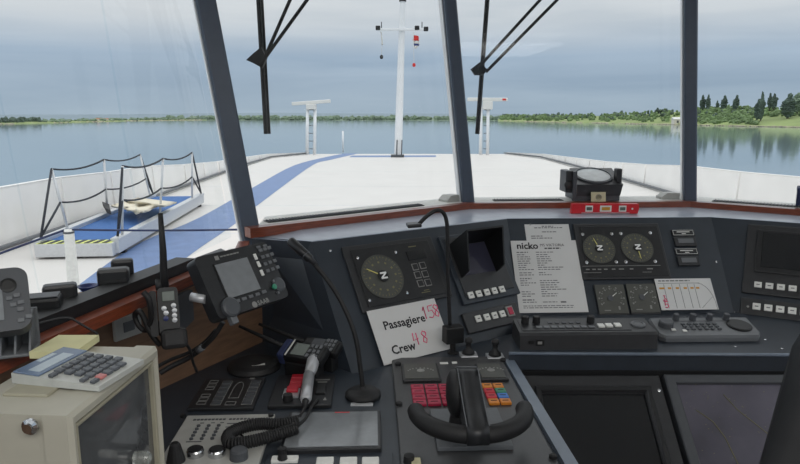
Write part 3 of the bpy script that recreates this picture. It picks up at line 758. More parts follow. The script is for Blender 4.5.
# ================================================================== steering pedestal panel
u0, u1, v0, v1 = D.rect((394, 362), (505, 358), (568, 464), (397, 464)); v0 = (yf-1.3)
t = thing('helm_pedestal', 'black pedestal panel with pink and orange key blocks round the steering tiller', 'control panel', D.p((u0+u1)/2, v0))
PH = PED-DESK; u1 = min(u1, D.q(500, 358)[0])
MB().box(D, u0, u1, v0, v1, 0, PH, .003).build('plate', 'pedestal black', t)
for q4, lab in ((((403, 366), (437, 366), (442, 383), (401, 383)), 0), (((478, 366), (503, 366), (507, 382), (476, 382)), 1)):
    a, b, c, d = D.rect(*q4, PH)
    o = MB().box(D, a, b, c, d, PH, PH+.008, .002).build('meter', 'black plastic', t)
    MB().box(D, a+.006, b-.006, c+.008, d-.006, PH+.008, PH+.0095).build('meter_face', 'dial face', o)
    fr = D.sub((a+b)/2, (c+d)/2, PH+.0096); mb = MB()
    mb.lathe(fr, [(.010, 0), (.010, .0015), (.007, .002)], 16)
    for k in range(9):
        an = R(20+17.5*k); mb.box(Frame(fr.p(.034*math.cos(an), .024*math.sin(an)-.006), fr.u, fr.v), -.002, .002, -.003, .003, 0, .0004)
    mb.build('meter_marks', 'grey print', o)
a, b, c, d = D.rect((411, 386), (453, 386), (455, 407), (411.5, 407), PH)
for i in range(3):
    for j in range(4):
        w = (b-a)/3; h = (d-c)/4; x = a+w*(i+.5); y = c+h*(j+.5)
        o = MB().box(D, x-w*.45, x+w*.45, y-h*.42, y+h*.42, PH, PH+.007, .0015).build('pink_button', 'pink button', t)
        MB().bar(D.sub(x, y, PH+.007), -w*.25, w*.25, 0, h*.08).build('button_print', 'ink', o)
a, b, c, d = D.rect((484, 385), (505, 385), (510, 406), (485, 406), PH)
cols = {(0, 3): 'orange button', (1, 3): 'orange button', (0, 2): 'red button', (1, 2): 'green', (0, 1): 'red button', (1, 1): 'blue button', (0, 0): 'orange button', (1, 0): 'orange button'}
for (i, j), m in cols.items():
    w = (b-a)/2; h = (d-c)/4; x = a+w*(i+.5); y = c+h*(j+.5)
    o = MB().box(D, x-w*.45, x+w*.45, y-h*.42, y+h*.42, PH, PH+.007, .0015).build(m.split()[0]+'_button', m, t)
    MB().bar(D.sub(x, y, PH+.007), -w*.25, w*.25, 0, h*.10).build('button_print', 'ink', o)
for p0_, p1_ in (((440, 363.5), (448, 363.5)), ((452, 363), (457, 363))):
    x0, y0 = D.q(*p0_, PH); x1, _ = D.q(*p1_, PH); MB().box(D, x0, x1, y0-.005, y0+.005, PH, PH+.002).build('name_tag', 'white plastic', t)
for p in ((399, 405), (553, 458), (398, 365), (503, 361)):
    x, y = D.q(*p, PH); MB().lathe(D.sub(x, y, PH), [(.008, 0), (.008, .006), (.005, .008), (0, .008)], 14).build('bolt', 'rubber black', t)
x, y = D.q(409, 462, PH); MB().lathe(D.sub(x, y, PH), [(.011, 0), (.010, .014), (0, .014)], 14).build('knob', 'rubber black', t)
MB().box(D, x+.004, x+.022, y-.02, y+.006, PH, PH+.006, .001).build('name_tag', 'card', t)
# tiller
a, b, c, d = D.rect((430.5, 413), (498, 411), (512, 449), (436.7, 453), PH); cx = (a+b)/2
t = thing('steering_tiller', 'black curved steering tiller on a square plate in the middle of the pedestal', 'steering wheel', D.p(cx, (c+d)/2, PH))
MB().box(D, a, b, c, d, PH, PH+.010, .002).build('base_plate', 'mid grey', t)
x, y = D.q(458, 415, PH+.04)
MB().lathe(D.sub(cx-.004, y, PH+.01), [(.042, 0), (.040, .015), (.036, .04), (.026, .062), (.012, .072), (0, .074)], 24).build('column', 'rubber black', t)
RH = PH+.062
l = D.q(416, 412, RH); r_ = D.q(523, 407, RH); bt = D.q(471, 435, RH)
rad = (r_[0]-l[0])/2; mx = (r_[0]+l[0])/2; my = (l[1]+r_[1])/2; dep = my-bt[1]; RR = .0185
pts = []
for i in range(29):
    an = R(-180+180*i/28); pts.append(D.p(mx+rad*math.cos(an)*1.0, my+dep*math.sin(an), RH))
rs = [RR*.95]*len(pts)
tip0, tip1 = pts[0]+(pts[0]-pts[1]).normalized()*.012, pts[-1]+(pts[-1]-pts[-2]).normalized()*.012
MB().tube([tip0]+pts+[tip1], RR, 14, [RR*.6]+rs+[RR*.6]).build('grip', 'rubber black', t)
# curved lever joining grip, head and column
hv = D.q(467, 366, PH+.135)[1]; bv = bt[1]
g = Frame(D.p(mx-.003, 0, 0), D.v, D.n); sgn = 1 if g.n.dot(D.u) > 0 else -1
pf = curve([Vector((x, y, 0)) for x, y in ((bv-.018, RH-.012), (bv-.016, RH+.018), (bv+.05, PH+.105), (bv+.105, PH+.130), (hv-.03, PH+.140), (hv, PH+.132), (hv+.014, PH+.105), (hv-.004, PH+.068), (y-.0, PH+.05), (y-.03, PH+.052), (bv+.06, PH+.058), (bv+.03, RH-.012), (bv-.018, RH-.012))], 5)[:-1]
MB().prism(g, [(p.x, p.y) for p in pf], -.021, .021, smooth=True).build('lever', 'black plastic', t)
ck = Frame(g.p(hv-.030, PH+.088, -sgn*.018), g.u, g.v, g.n*-sgn)
MB().lathe(ck, [(.050, 0), (.050, .008), (.046, .016), (.034, .022), (.016, .025), (0, .0255)], 28).build('side_cheek', 'rubber black', t)
MB().lathe(Frame(g.p(hv-.032, PH+.084, sgn*.020), g.u, g.v, g.n*sgn), [(.036, 0), (.036, .004), (.030, .007), (.018, .009), (0, .010)], 24).build('pivot_cap', 'deep black', t)
mb = MB()
tp = [Vector((x, y, 0)) for x, y in ((bv-.012, RH+.024), (bv+.05, PH+.107), (bv+.105, PH+.1325), (hv-.03, PH+.1425))]
for sx in (-.0212, .0212): mb.tube([g.p(p.x, p.y, sx) for p in curve(tp, 6)], .0012, 5)
mb.tube([g.p(hv-.02, PH+.1415, x) for x in (-.0205, -.007, .007, .0205)], .0013, 5)
mb.build('piping', 'mid grey', t)
# two mini joysticks behind the tiller
for k, (pb, ps, lab) in enumerate((((468.5, 358), (467.5, 352), 'mini joystick on a silver plate directly behind the steering tiller'), ((495, 359.5), (493, 354), 'mini joystick on a silver plate nearest the shelf edge'))):
    x, y = D.q(*pb)
    t = thing('mini_joystick', lab, 'joystick', D.p(x, y, .0), 'mini joysticks behind the tiller')
    MB().box(D, x-.024, x+.024, y-.020, y+.022, 0, .012, .002).build('base_plate', 'silver', t)
    MB().lathe(D.sub(x, y+.004, .012), [(.018, 0), (.016, .008), (.008, .014), (.0075, .03), (.011, .034), (.010, .044), (0, .047)], 16).build('stick', 'rubber black', t)

# ================================================================== port half of the worktop
def flat(name, label, cat, q, h, m, grp=None):
    u0, u1, v0, v1 = D.rect(*q, h)
    t = thing(name, label, cat, D.p((u0+u1)/2, (v0+v1)/2), grp)
    MB().box(D, u0, u1, v0, v1, 0, h, .002).build('plate', m, t)
    return t, D.sub(u0, v0, h), u1-u0, v1-v0
t, fr, w, h = flat('lamp_panel', 'black panel of outlined lamp keys around a ship outline', 'control panel', ((208, 378), (264, 378), (255, 408), (185, 408)), .008, 'black plastic')
mb = MB()
def outl(mb, x0, x1, y0, y1, e=.0012):
    for b in ((x0, x1, y0, y0+e), (x0, x1, y1-e, y1), (x0, x0+e, y0, y1), (x1-e, x1, y0, y1)): mb.box(fr, *b, 0, .0007)
for k in range(6):
    y = h*(.10+.135*k)
    MB().box(fr, w*.33, w*.47, y, y+h*.10, 0, .003, .001).build('lamp_key', 'dark grey', t)
    MB().box(fr, w*.80, w*.94, y, y+h*.10, 0, .003, .001).build('lamp_key', 'dark grey', t)
    outl(mb, w*.32, w*.48, y-h*.012, y+h*.112); outl(mb, w*.79, w*.95, y-h*.012, y+h*.112)
for k in (0, 1, 2, 4, 5, 6): 
    y = h*(.12+.118*k); outl(mb, w*.10, w*.24, y, y+h*.09)
outl(mb, w*.54, w*.70, h*.08, h*.19)
hull = [(w*.55, h*.30)]+[(w*.55+w*.075*(1-math.cos(R(180*i/12))), h*.60+h*.24*math.sin(R(180*i/12))) for i in range(13)]+[(w*.70, h*.30), (w*.55, h*.30)]
mb.tube([fr.p(x, y, .0005) for x, y in hull], .0007, 4)
mb.box(fr, w*.74, w*.82, h*.945, h*.985, 0, .0007)
mb.build('outline_print', 'grey print', t)
t, fr, w, h = flat('microphone_panel', 'black switch panel with red square keys beneath the silver hand microphone', 'control panel', ((279, 374), (335, 375), (331, 405), (267, 405)), .010, 'black plastic')
for k in range(3): MB().box(fr, w*.26, w*.46, h*(.48+.155*k), h*(.61+.155*k), 0, .008, .0015).build('red_key', 'red button', t)
o = MB().box(fr, w*.20, w*.46, h*.20, h*.46, 0, .006, .001).build('switch_base', 'silver', t)
MB().box(fr, w*.25, w*.44, h*.30, h*.44, .006, .014, .002).build('red_rocker', 'red button', o)
MB().lathe(fr.sub(w*.30, h*.16), [(.012, 0), (.011, .014), (0, .014)], 14).build('knob', 'rubber black', t)
mb = MB(); mb.bar(fr.sub(0, h*.80), w*.68, w*.92, 0, .004); mb.bar(fr.sub(0, h*.72), w*.72, w*.88, 0, .004); mb.build('legend_text', 'grey print', t); mb = MB(); mb.prism(fr, [(w*.86, h*.13), (w*.92, h*.13), (w*.89, h*.22)], 0, .0006); mb.build('legend', 'grey print', t)
MB().box(fr, w*.72, w*.88, h*.30, h*.62, 0, .006, .001).build('socket', 'deep black', t)
t, fr, w, h = flat('flat_display', 'flat grey touch display in a black frame in front of the gooseneck microphone', 'display', ((291, 411.5), (381, 410), (381, 449), (278, 449)), .014, 'black plastic')
MB().box(fr, w*.035, w*.965, h*.05, h*.95, 0, .0015).build('screen', 'screen grey', t)
MB().bar(fr.sub(0, h*.93, .0015), w*.50, w*.66, 0, .003).build('red_print', 'red plastic', t)
# grey alarm panel with knobs
t, fr, w, h = flat('talkback_panel', 'pale grey panel with rows of tiny lamps and three round knobs beside the beige monitor', 'control panel', ((182, 415), (274, 414), (258, 470), (160, 470)), .010, 'grey panel')
mb = MB()
for s_, e_ in ((.10, .46), (.50, .93)):
    x = w*s_
    while x < w*e_: mb.bar(fr.sub(0, h*.90), x, x+.006, 0, .007); x += .008
mb.build('title_print', 'dark grey', t); mb = MB()
for i in range(4): mb.bar(fr.sub(0, h*(.60+.07*i)), w*.50, w*random.uniform(.62, .72), 0, .003)
mb.bar(fr.sub(0, h*.475), w*.16, w*.32, 0, .003)
for k in (.22, .34, .44): mb.bar(fr.sub(0, h*.83), w*k-.004, w*k+.004, 0, .003)
mb.build('legend', 'dark grey', t)
for j in range(5):
    for k in (.20, .31, .42):
        MB().lathe(fr.sub(w*(k+.0)-j*0, h*(.52+.062*j)), [(.0042, 0), (.004, .003), (0, .004)], 8).build('lamp', 'dark grey', t)
def kpos(px, py): 
    a, b = fr.q(px, py); return a, b
for (px, py, rr, m1, m2) in ((195.5, 455, .017, 'chrome', 'deep black'), (217, 455, .017, 'chrome', 'deep black')):
    a, b = kpos(px, py); o = MB().lathe(fr.sub(a, b), [(rr, 0), (rr, .010), (rr*.9, .013), (rr*.8, .013)], 24).build('knob', m1, t)
    MB().lathe(fr.sub(a, b, .0132), [(rr*.78, 0), (rr*.78, .0015), (0, .0018)], 24).build('knob_cap', m2, o)
a, b = kpos(239, 458); MB().lathe(fr.sub(a, b), [(.018, 0), (.017, .016), (.014, .019), (0, .019)], 20).build('knob', 'dark grey', t)
a, b = kpos(176, 461); MB().lathe(fr.sub(a, b), [(.018, 0), (.015, .014), (.010, .034), (.007, .038), (0, .038)], 16).build('pointer_knob', 'rubber black', t)
for p in ((183, 417), (271, 416)): a, b = kpos(*p); MB().lathe(fr.sub(a, b), [(.006, 0), (.006, .005), (0, .006)], 12).build('bolt', 'deep black', t)
# white keys along the bottom edge
t = thing('key_row', 'row of white square keys and one lever switch in front of the flat display', 'control panel', D.p(*D.q(325, 461)))
x0, x1, y0, y1 = D.rect((268, 452), (392, 452), (394, 474), (262, 474), .004)
MB().box(D, x0, x1, y0, y1-.004, 0, .004, .001).build('plate', 'navy paint', t)
for p in ((325, 460), (348.5, 460), (370.5, 460)):
    a, b = D.q(*p, .016); MB().box(D, a-.0165, a+.0165, b-.016, b+.010, .004, .018, .002).build('key', 'white plastic', t)
a, b = D.q(285, 457, .012); o = MB().box(D, a-.026, a+.026, b-.012, b+.008, .004, .012, .002).build('switch_plate', 'white plastic', t)
MB().lathe(D.sub(a-.004, b-.006, .012), [(.010, 0), (.008, .012), (.009, .022), (0, .024)], 12).build('switch_lever', 'rubber black', o)

# hand microphone with coiled lead
def dpt(px, py, z): return atz(px, py, DESK+z)
t = thing('hand_microphone', 'silver hand microphone with a coiled black lead lying across the grey panel', 'microphone', dpt(305, 400, 0))
pA, pB, pC, pD = dpt(305.5, 401, .03), dpt(309, 375, .045), dpt(311.5, 368, .05), dpt(315, 354, .055)
MB().tube([pA, pA.lerp(pB, .1), pB], .013, 14, [.010, .0135, .0135]).build('handle', 'silver', t)
MB().tube([pB, pC, pC.lerp(pD, .5), pD, pD+(pD-pC)*.15], .015, 14, [.012, .0155, .0165, .015, .009]).build('capsule', 'silver', t)
o = MB().tube([pC.lerp(pD, .55)+Vector((0, -.013, .004)), pD+Vector((0, -.012, .004))], .007, 10).build('grille', 'deep black', t)
MB().tube([pA+(pA-pB)*.28, pA+(pA-pB)*.1, pA], .008, 10, [.004, .006, .008]).build('strain_relief', 'rubber black', t)
lead = curve([pA+(pA-pB)*.26, dpt(303, 411, .026), dpt(300, 416, .028)], 6); MB().tube(lead, .0035, 6).build('lead', 'rubber black', t)
path = curve([dpt(299, 421, .030), dpt(280, 424, .030), dpt(258, 424, .030), dpt(238, 429, .028), dpt(228, 436, .027), dpt(231, 443, .026), dpt(248, 442, .026), dpt(272, 436, .028), dpt(297, 428, .030)], 10)
MB().tube(coil(path, .0105, 62), .0030, 5).build('coiled_lead', 'rubber black', t)
MB().tube(curve([dpt(297, 426, .028), dpt(306, 418, .028), dpt(312, 406, .02), dpt(318, 399, .014)], 8), .0035, 6).build('lead', 'rubber black', t)
MB().tube(curve([dpt(236, 428, .016), dpt(240, 434, .017), dpt(246, 439, .019)], 4), .0025, 6).build('clip_wire', 'chrome', t)
# gooseneck microphone
b0 = dpt(363, 397, 0)
t = thing('gooseneck_microphone', 'black gooseneck microphone on a round foot leaning towards the sill', 'microphone', b0)
fr = Frame(b0, (1, 0, 0), (0, 1, 0))
MB().lathe(fr, [(.040, 0), (.043, .004), (.042, .012), (.034, .018), (.008, .020), (.008, .028), (0, .028)], 32).build('foot', 'rubber black', t)
mb = MB(); mb.box(fr, -.026, .026, -.052, -.038, .0, .004, .001); mb.build('foot_label', 'silver', t)
nk = [b0+Vector((0, 0, .02))]
for px, py, y in ((360, 365, b0.y+.002), (355, 335, b0.y+.008), (343, 305, b0.y+.02), (329, 282, b0.y+.035), (310, 259, b0.y+.05)): nk.append(aty(px, py, y))
MB().tube(curve(nk, 6), .006, 8).build('gooseneck', 'rubber black', t)
h0 = nk[-1]; h1 = aty(290.5, 241, b0.y+.07)
MB().tube([h0-(h1-h0)*.3, h0-(h1-h0)*.05, h0, h0.lerp(h1, .5), h1, h1+(h1-h0)*.06], .0105, 14, [.006, .0075, .0105, .0115, .0115, .007]).build('microphone_head', 'black plastic', t)
MB().tube([h0.lerp(h1, .18), h0.lerp(h1, .22)], .0122, 14).build('ring', 'dark grey', t)
# gooseneck chart lamp
c0 = D.q(453, 352)
lp = aty(453, 334, 1.735)
t = thing('gooseneck_lamp', 'thin black gooseneck lamp rising from a black block behind the tiller', 'lamp', Vector((lp.x, lp.y, DESK)))
lf = Frame((lp.x, lp.y, 0), (math.cos(R(20)), math.sin(R(20)), 0), (-math.sin(R(20)), math.cos(R(20)), 0))
MB().box(lf, -.027, .027, -.018, .018, lp.z-.024, lp.z+.024, .003).build('socket_block', 'deep black', t)
MB().lathe(lf, [(.016, DESK), (.016, DESK+.004), (.008, DESK+.006), (.008, lp.z-.02)], 14).build('post', 'rubber black', t)
top = [aty(450, 325, lp.y-.005), aty(448, 280, lp.y-.01), aty(447.5, 240, lp.y-.015), aty(446.5, 221, lp.y-.017), aty(442.5, 212, lp.y-.02), aty(436, 210.5, lp.y-.025), aty(427, 216, lp.y-.03), aty(419, 224, lp.y-.035)]
MB().tube(curve(top, 6), .0055, 8).build('gooseneck', 'rubber black', t)
hp = aty(415, 225.5, lp.y-.035); hf = Frame(hp, (1, .1, .06), (0, 1, 0))
MB().box(hf, -.022, .016, -.022, .022, -.003, .007, .003).build('lamp_head', 'black plastic', t)

# ================================================================== handheld sets on the worktop
def handset(label, c, yaw, tilt, ant, m, s=1.0, blue=True):
    t = thing('handheld_radio', label, 'radio', Vector((c.x, c.y, DESK)))
    u = Vector((math.cos(R(yaw)), math.sin(R(yaw)), 0)); v = Vector((-u.y*math.cos(R(tilt)), u.x*math.cos(R(tilt)), math.sin(R(tilt))))
    fr = Frame(c, u, v)     # u along the length (towards keypad end), v across
    L, Wd, H_ = .135*s, .062*s, .034*s
    MB().box(fr, -L/2, L/2, -Wd/2, Wd/2, -H_, 0, .008).build('body', 'deep black', t)
    MB().box(fr, -L*.22, L*.10, -Wd*.36, Wd*.36, 0, .0015).build('screen', 'lcd' if blue else 'dark grey', t)
    for i in range(3):
        for j in range(3): MB().box(fr, L*(.16+.10*i)-.004, L*(.16+.10*i)+.004, -Wd*.3+Wd*.3*j-.006, -Wd*.3+Wd*.3*j+.006, 0, .003, .001).build('key', 'mid grey', t)
    if blue:
        mb = MB(); mb.box(fr, -L*.52, -L*.36, -Wd*.53, Wd*.53, -H_*1.04, .003, .004); mb.build('blue_collar', 'rope navy', t)
        MB().tube([fr.p(-L*.30, -Wd*.5, .004), fr.p(-L*.29, 0, .005), fr.p(-L*.30, Wd*.5, .004)], .002, 6).build('collar_stripe', 'white plastic', t)
    a0 = fr.p(-L*.5, Wd*.25, -H_*.5); MB().tube([a0, a0.lerp(ant, .15), ant], .006, 8, [.008, .0065, .004]).build('antenna', 'rubber black', t)
    return t, fr
c = aty(303, 350, 1.57); ant = aty(239, 326, 1.62)
t, fr = handset('blue collared handheld radio lying in front of its twin on the worktop', c, -22, 24, ant, 0, .92)
MB().box(Frame((c.x, c.y, DESK), (math.cos(R(-22)), math.sin(R(-22)), 0), (math.sin(R(22)), math.cos(R(22)), 0)), -.045, .05, -.02, .02, 0, max(.012, c.z-DESK-.030), .004).build('charging_cradle', 'deep black', t)
c = aty(320, 344, 1.62); ant = aty(259, 324, 1.68)
t, fr = handset('all black handheld radio lying behind the blue collared one', c, -22, 24, ant, 0, .82, False)
MB().box(Frame((c.x, c.y, DESK), (math.cos(R(-22)), math.sin(R(-22)), 0), (math.sin(R(22)), math.cos(R(22)), 0)), -.04, .045, -.015, .018, 0, max(.012, c.z-DESK-.028), .004).build('charging_cradle', 'deep black', t)
# round foot of the plotter bracket
p = dpt(254, 364, .012)
t = thing('desk_puck', 'flat round black base with a small white label beside the handheld radios', 'base', Vector((p.x, p.y, DESK)))
fr = Frame((p.x, p.y, DESK), (1, 0, 0), (0, 1, 0)); MB().lathe(fr, [(.068, 0), (.070, .006), (.064, .016), (.05, .020), (0, .022)], 32).build('disc', 'rubber black', t)
MB().box(fr.rot(12).sub(.012, -.028, .0185), -.017, .017, -.006, .006, -.002, .0022).build('label', 'white print', t)

# ================================================================== port corner: screens and radios
# transponder display on a swivel bracket
FS = Frame(aty(241, 283, 1.30), (1, 0, 0), (0, 0, 1)); S0 = slope(FS.o, 58, 60)
u0, u1, v0, v1 = S0.rect((193.5, 259), (265, 240.5), (288.5, 294), (221, 322))
t = thing('transponder_display', 'black transponder display with grey screen and number keys tilted on a bracket', 'display', FS.o-Vector((0, 0, .14)))
TH = .03
MB().rprism(S0, u0, u1, v0, v1, -TH, 0, .012).build('housing', 'black plastic', t)
a, b, c, d = S0.rect((215, 265), (248, 257.5), (258.5, 290), (227, 299))
o = MB().box(S0, a-.003, b+.003, c-.003, d+.003, 0, .002, .001).build('bezel', 'deep black', t)
MB().box(S0, a, b, c, d, .002, .003).build('screen', 'screen grey', o)
def lerp4(k, l, q):   # k across, l down, q = four pixel corners
    (ax, ay), (bx, by), (cx, cy), (dx, dy) = q
    x = (ax+(bx-ax)*k)*(1-l)+(dx+(cx-dx)*k)*l; y = (ay+(by-ay)*k)*(1-l)+(dy+(cy-dy)*k)*l; return x, y
kq = ((260, 250.5), (268.5, 248), (277, 267.5), (267.5, 271))
pts = [S0.q(*lerp4(i/2, j/3, kq)) for j in range(4) for i in range(3)]
buttons(S0, pts, .011, .008, 0, .003, t, m='mid grey', name='key')
buttons(S0, [S0.q(*p) for p in ((258, 247.5), (264.5, 246))], .012, .006, 0, .003, t, m='mid grey', name='key')
buttons(S0, [S0.q(*p) for p in ((255, 257), (258.3, 264.5), (261.6, 273))], .008, .014, 0, .003, t, m='white plastic', name='key')
buttons(S0, [S0.q(*p) for p in ((237, 301.3), (243.7, 299), (250.5, 296.7), (257, 294.5), (263.5, 292))], .013, .007, 0, .003, t, m='mid grey', name='key')
p = S0.q(278.5, 284.5); fr = S0.sub(*p); MB().lathe(fr, [(.017, 0), (.017, .003), (.012, .005), (0, .005)], 20).build('cursor_pad', 'dark grey', t)
p = S0.q(273, 287.5); MB().lathe(S0.sub(*p, .003), [(.006, 0), (.006, .004), (0, .005)], 12).build('green_key', 'green', t)
buttons(S0, [S0.q(*p) for p in ((272.5, 281.5), (277.5, 293), (283, 287))], .006, .006, 0, .005, t, m='mid grey', name='key')
p = S0.q(255, 304.5); MB().text(S0, 'SAAB', p[0]+.008, p[1], .014, .0006, bold=True).build('brand_lettering', 'grey print', t); MB().lathe(S0.sub(p[0]-.001, p[1]), [(.007, 0), (.007, .0006)], 12).build('brand_emblem', 'grey print', t); mb = MB()
p = S0.q(217, 258); mb.bar(S0.sub(*p), -.006, .004, 0, .009); dashes(mb, S0, p[0]+.009, p[0]+.06, p[1]+.001, .0028, .006); mb.build('lettering', 'grey print', t)
p = S0.q(229.5, 308); MB().lathe(S0.sub(*p), [(.021, 0), (.021, .008), (.017, .011), (0, .012)], 24).build('knob', 'dark grey', t)
p = S0.q(233, 317.5); MB().box(S0, p[0]-.008, p[0]+.008, p[1]-.014, p[1]+.014, -.01, .004, .002).build('clip', 'mid grey', t)
# bracket back to the sill
bc = S0.p((u0+u1)/2, (v0+v1)/2, -TH); anchor = Vector((-.42, 1.40, LSILL-.04))
kb = S0.p(u0, v0+.05, -TH*.5)
mb = MB(); mb.tube([kb, kb+Vector((-.03, .004, .004))], .009, 14); mb.build('bracket_knob', 'silver', t)
mb = MB(); mb.tube([bc, bc+Vector((-.03, .02, -.03)), anchor], .011, 10); mb.build('bracket_arm', 'rubber black', t)
pr = atz(187, 300, 1.19)
g2 = Frame(Vector((-.505, 1.30, 1.13)), (.27, .96, 0), (0, 0, 1)); 
MB().prism(g2, [(0, .09), (.10, .09), (.10, .02), (.03, .0)], 0, .012).build('mount_plate', 'dark grey', t)
# handheld radio in its cradle
rp = aty(167, 312, 1.20); FRD = slope(rp, 22, 74)
t = thing('handheld_radio', 'black handheld radio standing in a wall cradle, long antenna up the window', 'radio', rp-Vector((0, 0, .09)))
u0, u1, v0, v1 = FRD.rect((156, 289), (175, 286), (183, 333), (161, 337))
MB().rprism(FRD, u0, u1, v0, v1, -.032, 0, .008).build('body', 'deep black', t)
a, b, c, d = FRD.rect((161, 292), (174, 290.5), (175, 300), (163, 302)); MB().box(FRD, a, b, c, d, 0, .002, .001).build('screen', 'lcd', t)
for i, p in enumerate(((164, 308.5), (173.5, 305.5), (166, 313), (174.5, 310.5), (166, 318.5), (174.5, 315.5), (174.8, 320))):
    x, y = FRD.q(*p); MB().lathe(FRD.sub(x, y), [(.005, 0), (.0048, .003), (0, .004)], 12).build('key', 'blue plastic' if i == 4 else 'silver', t)
x0, x1, y0, y1 = FRD.rect((159, 331), (187, 326), (188, 346), (163, 351))
MB().box(FRD, x0, x1, y0, y1, -.045, .012, .008).build('cradle', 'rubber black', t)
s_ = FRD.q(155, 300); MB().rprism(FRD, u0-.016, u0-.002, v0, v1-.004, -.03, -.004, .005).build('speaker_microphone', 'rubber black', t)
tp = FRD.p(u0+.015, v1, -.016); MB().tube([tp-Vector((0, 0, .01)), tp+Vector((0, 0, .03)), aty(163, 250, 1.21), aty(160.3, 213, 1.215)], .006, 10, [.0085, .0075, .0065, .0045]).build('antenna', 'rubber black', t)
tk = FRD.p(u0+.005, v1, -.012); MB().tube([tk-FRD.v*.004, tk+FRD.v*.018], .007, 12).build('volume_knob', 'rubber black', t)
wallp = Vector((-.62, 1.30, 1.10))
MB().tube([rp+Vector((-.0, .02, -.05)), rp+Vector((-.06, .09, -.06))], .014, 8).build('cradle_arm', 'rubber black', t)
def wire(label, pts, r=.004, m='rubber black', k=8, name='cable'):
    o = MB().tube(curve(pts, k), r, 6).build(name, m); return tag(o, label, 'cable')
wire('black looped lead hanging beside the cradled radio', [aty(143, 292, 1.17), aty(149, 300, 1.17), aty(151, 318, 1.18), aty(146, 330, 1.2), aty(139, 326, 1.2), aty(135, 316, 1.2), aty(139, 311, 1.19), aty(144, 318, 1.19), aty(151, 334, 1.19), aty(160, 345, 1.2)], .0055)
wire('thin black lead dropping from the cradle to the worktop', [aty(183, 340, 1.23), aty(190, 350, 1.25), aty(193, 362, 1.3), aty(197, 372, 1.36)], .003)
wire('black cable with a white sleeve running under the transponder display', [aty(223, 322, 1.29), aty(214, 336, 1.29), aty(203, 347, 1.31), aty(190, 357, 1.32), aty(172, 366, 1.31), aty(160, 373, 1.30)], .006)
wire('lower black cable crossing the wooden wall to the corner', [aty(216, 330, 1.33), aty(205, 342, 1.34), aty(190, 352, 1.35), aty(170, 360, 1.34), aty(155, 368, 1.33)], .0045)
p0, p1 = aty(203, 347, 1.308), aty(198, 350.5, 1.314)
tag(MB().tube([p0, p1], .0075, 8).build('cable_tie', 'mid grey'), 'small pale sleeve clipped round the sagging black cable', 'clip')
# wall plate on the wooden panel
FW = Frame((-.587, 1.50, .94), (.213, .40, 0), (0, 0, 1)); FW = Frame(FW.o+FW.n*.0, FW.u, FW.v)
u0, u1, v0, v1 = FW.rect((112, 318), (139, 311), (139, 333), (112, 342))
t = thing('wall_socket', 'grey square socket plate on the brown wooden wall behind the cables', 'socket', FW.p((u0+u1)/2, v0))
MB().box(FW, u0, u1, v0, v1, 0, .010, .003).build('plate', 'grey panel', t)
MB().box(FW, u0+(u1-u0)*.3, u1-(u1-u0)*.3, v0+(v1-v0)*.3, v1-(v1-v0)*.25, .010, .013, .002).build('flap', 'mid grey', t)
# things on the port sill
SZ = LSILL-.008
yaw = 16
def sillbox(name, label, cat, px, py, w, d, h, m, yw=40, n=True, z=SZ):
    p = atz(px, py, z); fr = Frame(p, (math.cos(R(yw)), math.sin(R(yw)), 0), (-math.sin(R(yw)), math.cos(R(yw)), 0))
    t = thing(name, label, cat, p)
    MB().box(fr, -w/2, w/2, -d/2, d/2, 0, h, .006).build('body', m, t); return t, fr
t, fr = sillbox('junction_box', 'rounded black box standing on end near the white post', 'box', 62, 311, .058, .03, .053, 'black plastic', 25)
MB().box(fr, -.024, .024, -.0165, -.0148, .02, .048, .001).build('lid', 'rubber black', t)
t, fr = sillbox('junction_box', 'long low black box with a grey top behind the plotter', 'box', 44, 322, .062, .045, .048, 'deep black', 20)
MB().box(fr, -.028, .028, -.018, .018, .048, .050, .001).build('lid', 'dark grey', t)
t, fr = sillbox('junction_box', 'black box standing on the sill with a smaller grey windowed box behind', 'box', 115, 295, .060, .032, .057, 'black plastic', 20)
MB().box(fr, -.025, .025, -.0175, -.0155, .006, .036, .001).build('lid', 'rubber black', t)
t, fr = sillbox('repeater_box', 'small dark box with a grey glass window behind the black box', 'box', 124, 287, .044, .026, .062, 'black plastic', 20)
MB().box(fr, -.015, .015, -.0165, -.0145, .012, .046, .001).build('window_glass', 'mid grey', t)
p = atz(89, 300, SZ); p.z += .02; fr = Frame(p, (1, 0, 0), (0, 1, 0)); t = thing('round_dish', 'small round dish with a blue rim between the two black boxes', 'dish', p)
MB().lathe(fr, [(.010, -.02), (.010, -.002), (.019, .008), (.020, .010), (.017, .010), (.014, .004), (0, .004)], 24).build('bowl', 'blue plastic', t)
p = atz(143, 281, SZ); fr = Frame(p, (1, 0, 0), (0, 1, 0)); t = thing('plastic_disc', 'flat black disc lying on the sill next to the radio antenna', 'disc', p)
MB().lathe(fr, [(.026, 0), (.028, .006), (.022, .010), (0, .011)], 24).build('disc', 'black plastic', t)
# cable duct along the inner edge
du = [(T2[0]-.005, T2[1]), (T1[0]-.006, T1[1]), (-.462, 1.48)]
o = band(MB(), off(du, .027), off(du, .075), SZ, SZ+.030).build('cable_duct', 'deep black'); tag(o, 'black cable duct running along the port window sill', 'cable duct')
du2 = off(du, .037)
wire('thin black lead lying over the cable duct', [atz(20, 330, SZ+.034), atz(45, 322, SZ+.036), atz(68, 318, SZ+.036), atz(84, 326, SZ+.02), atz(98, 334, SZ+.004)], .002)

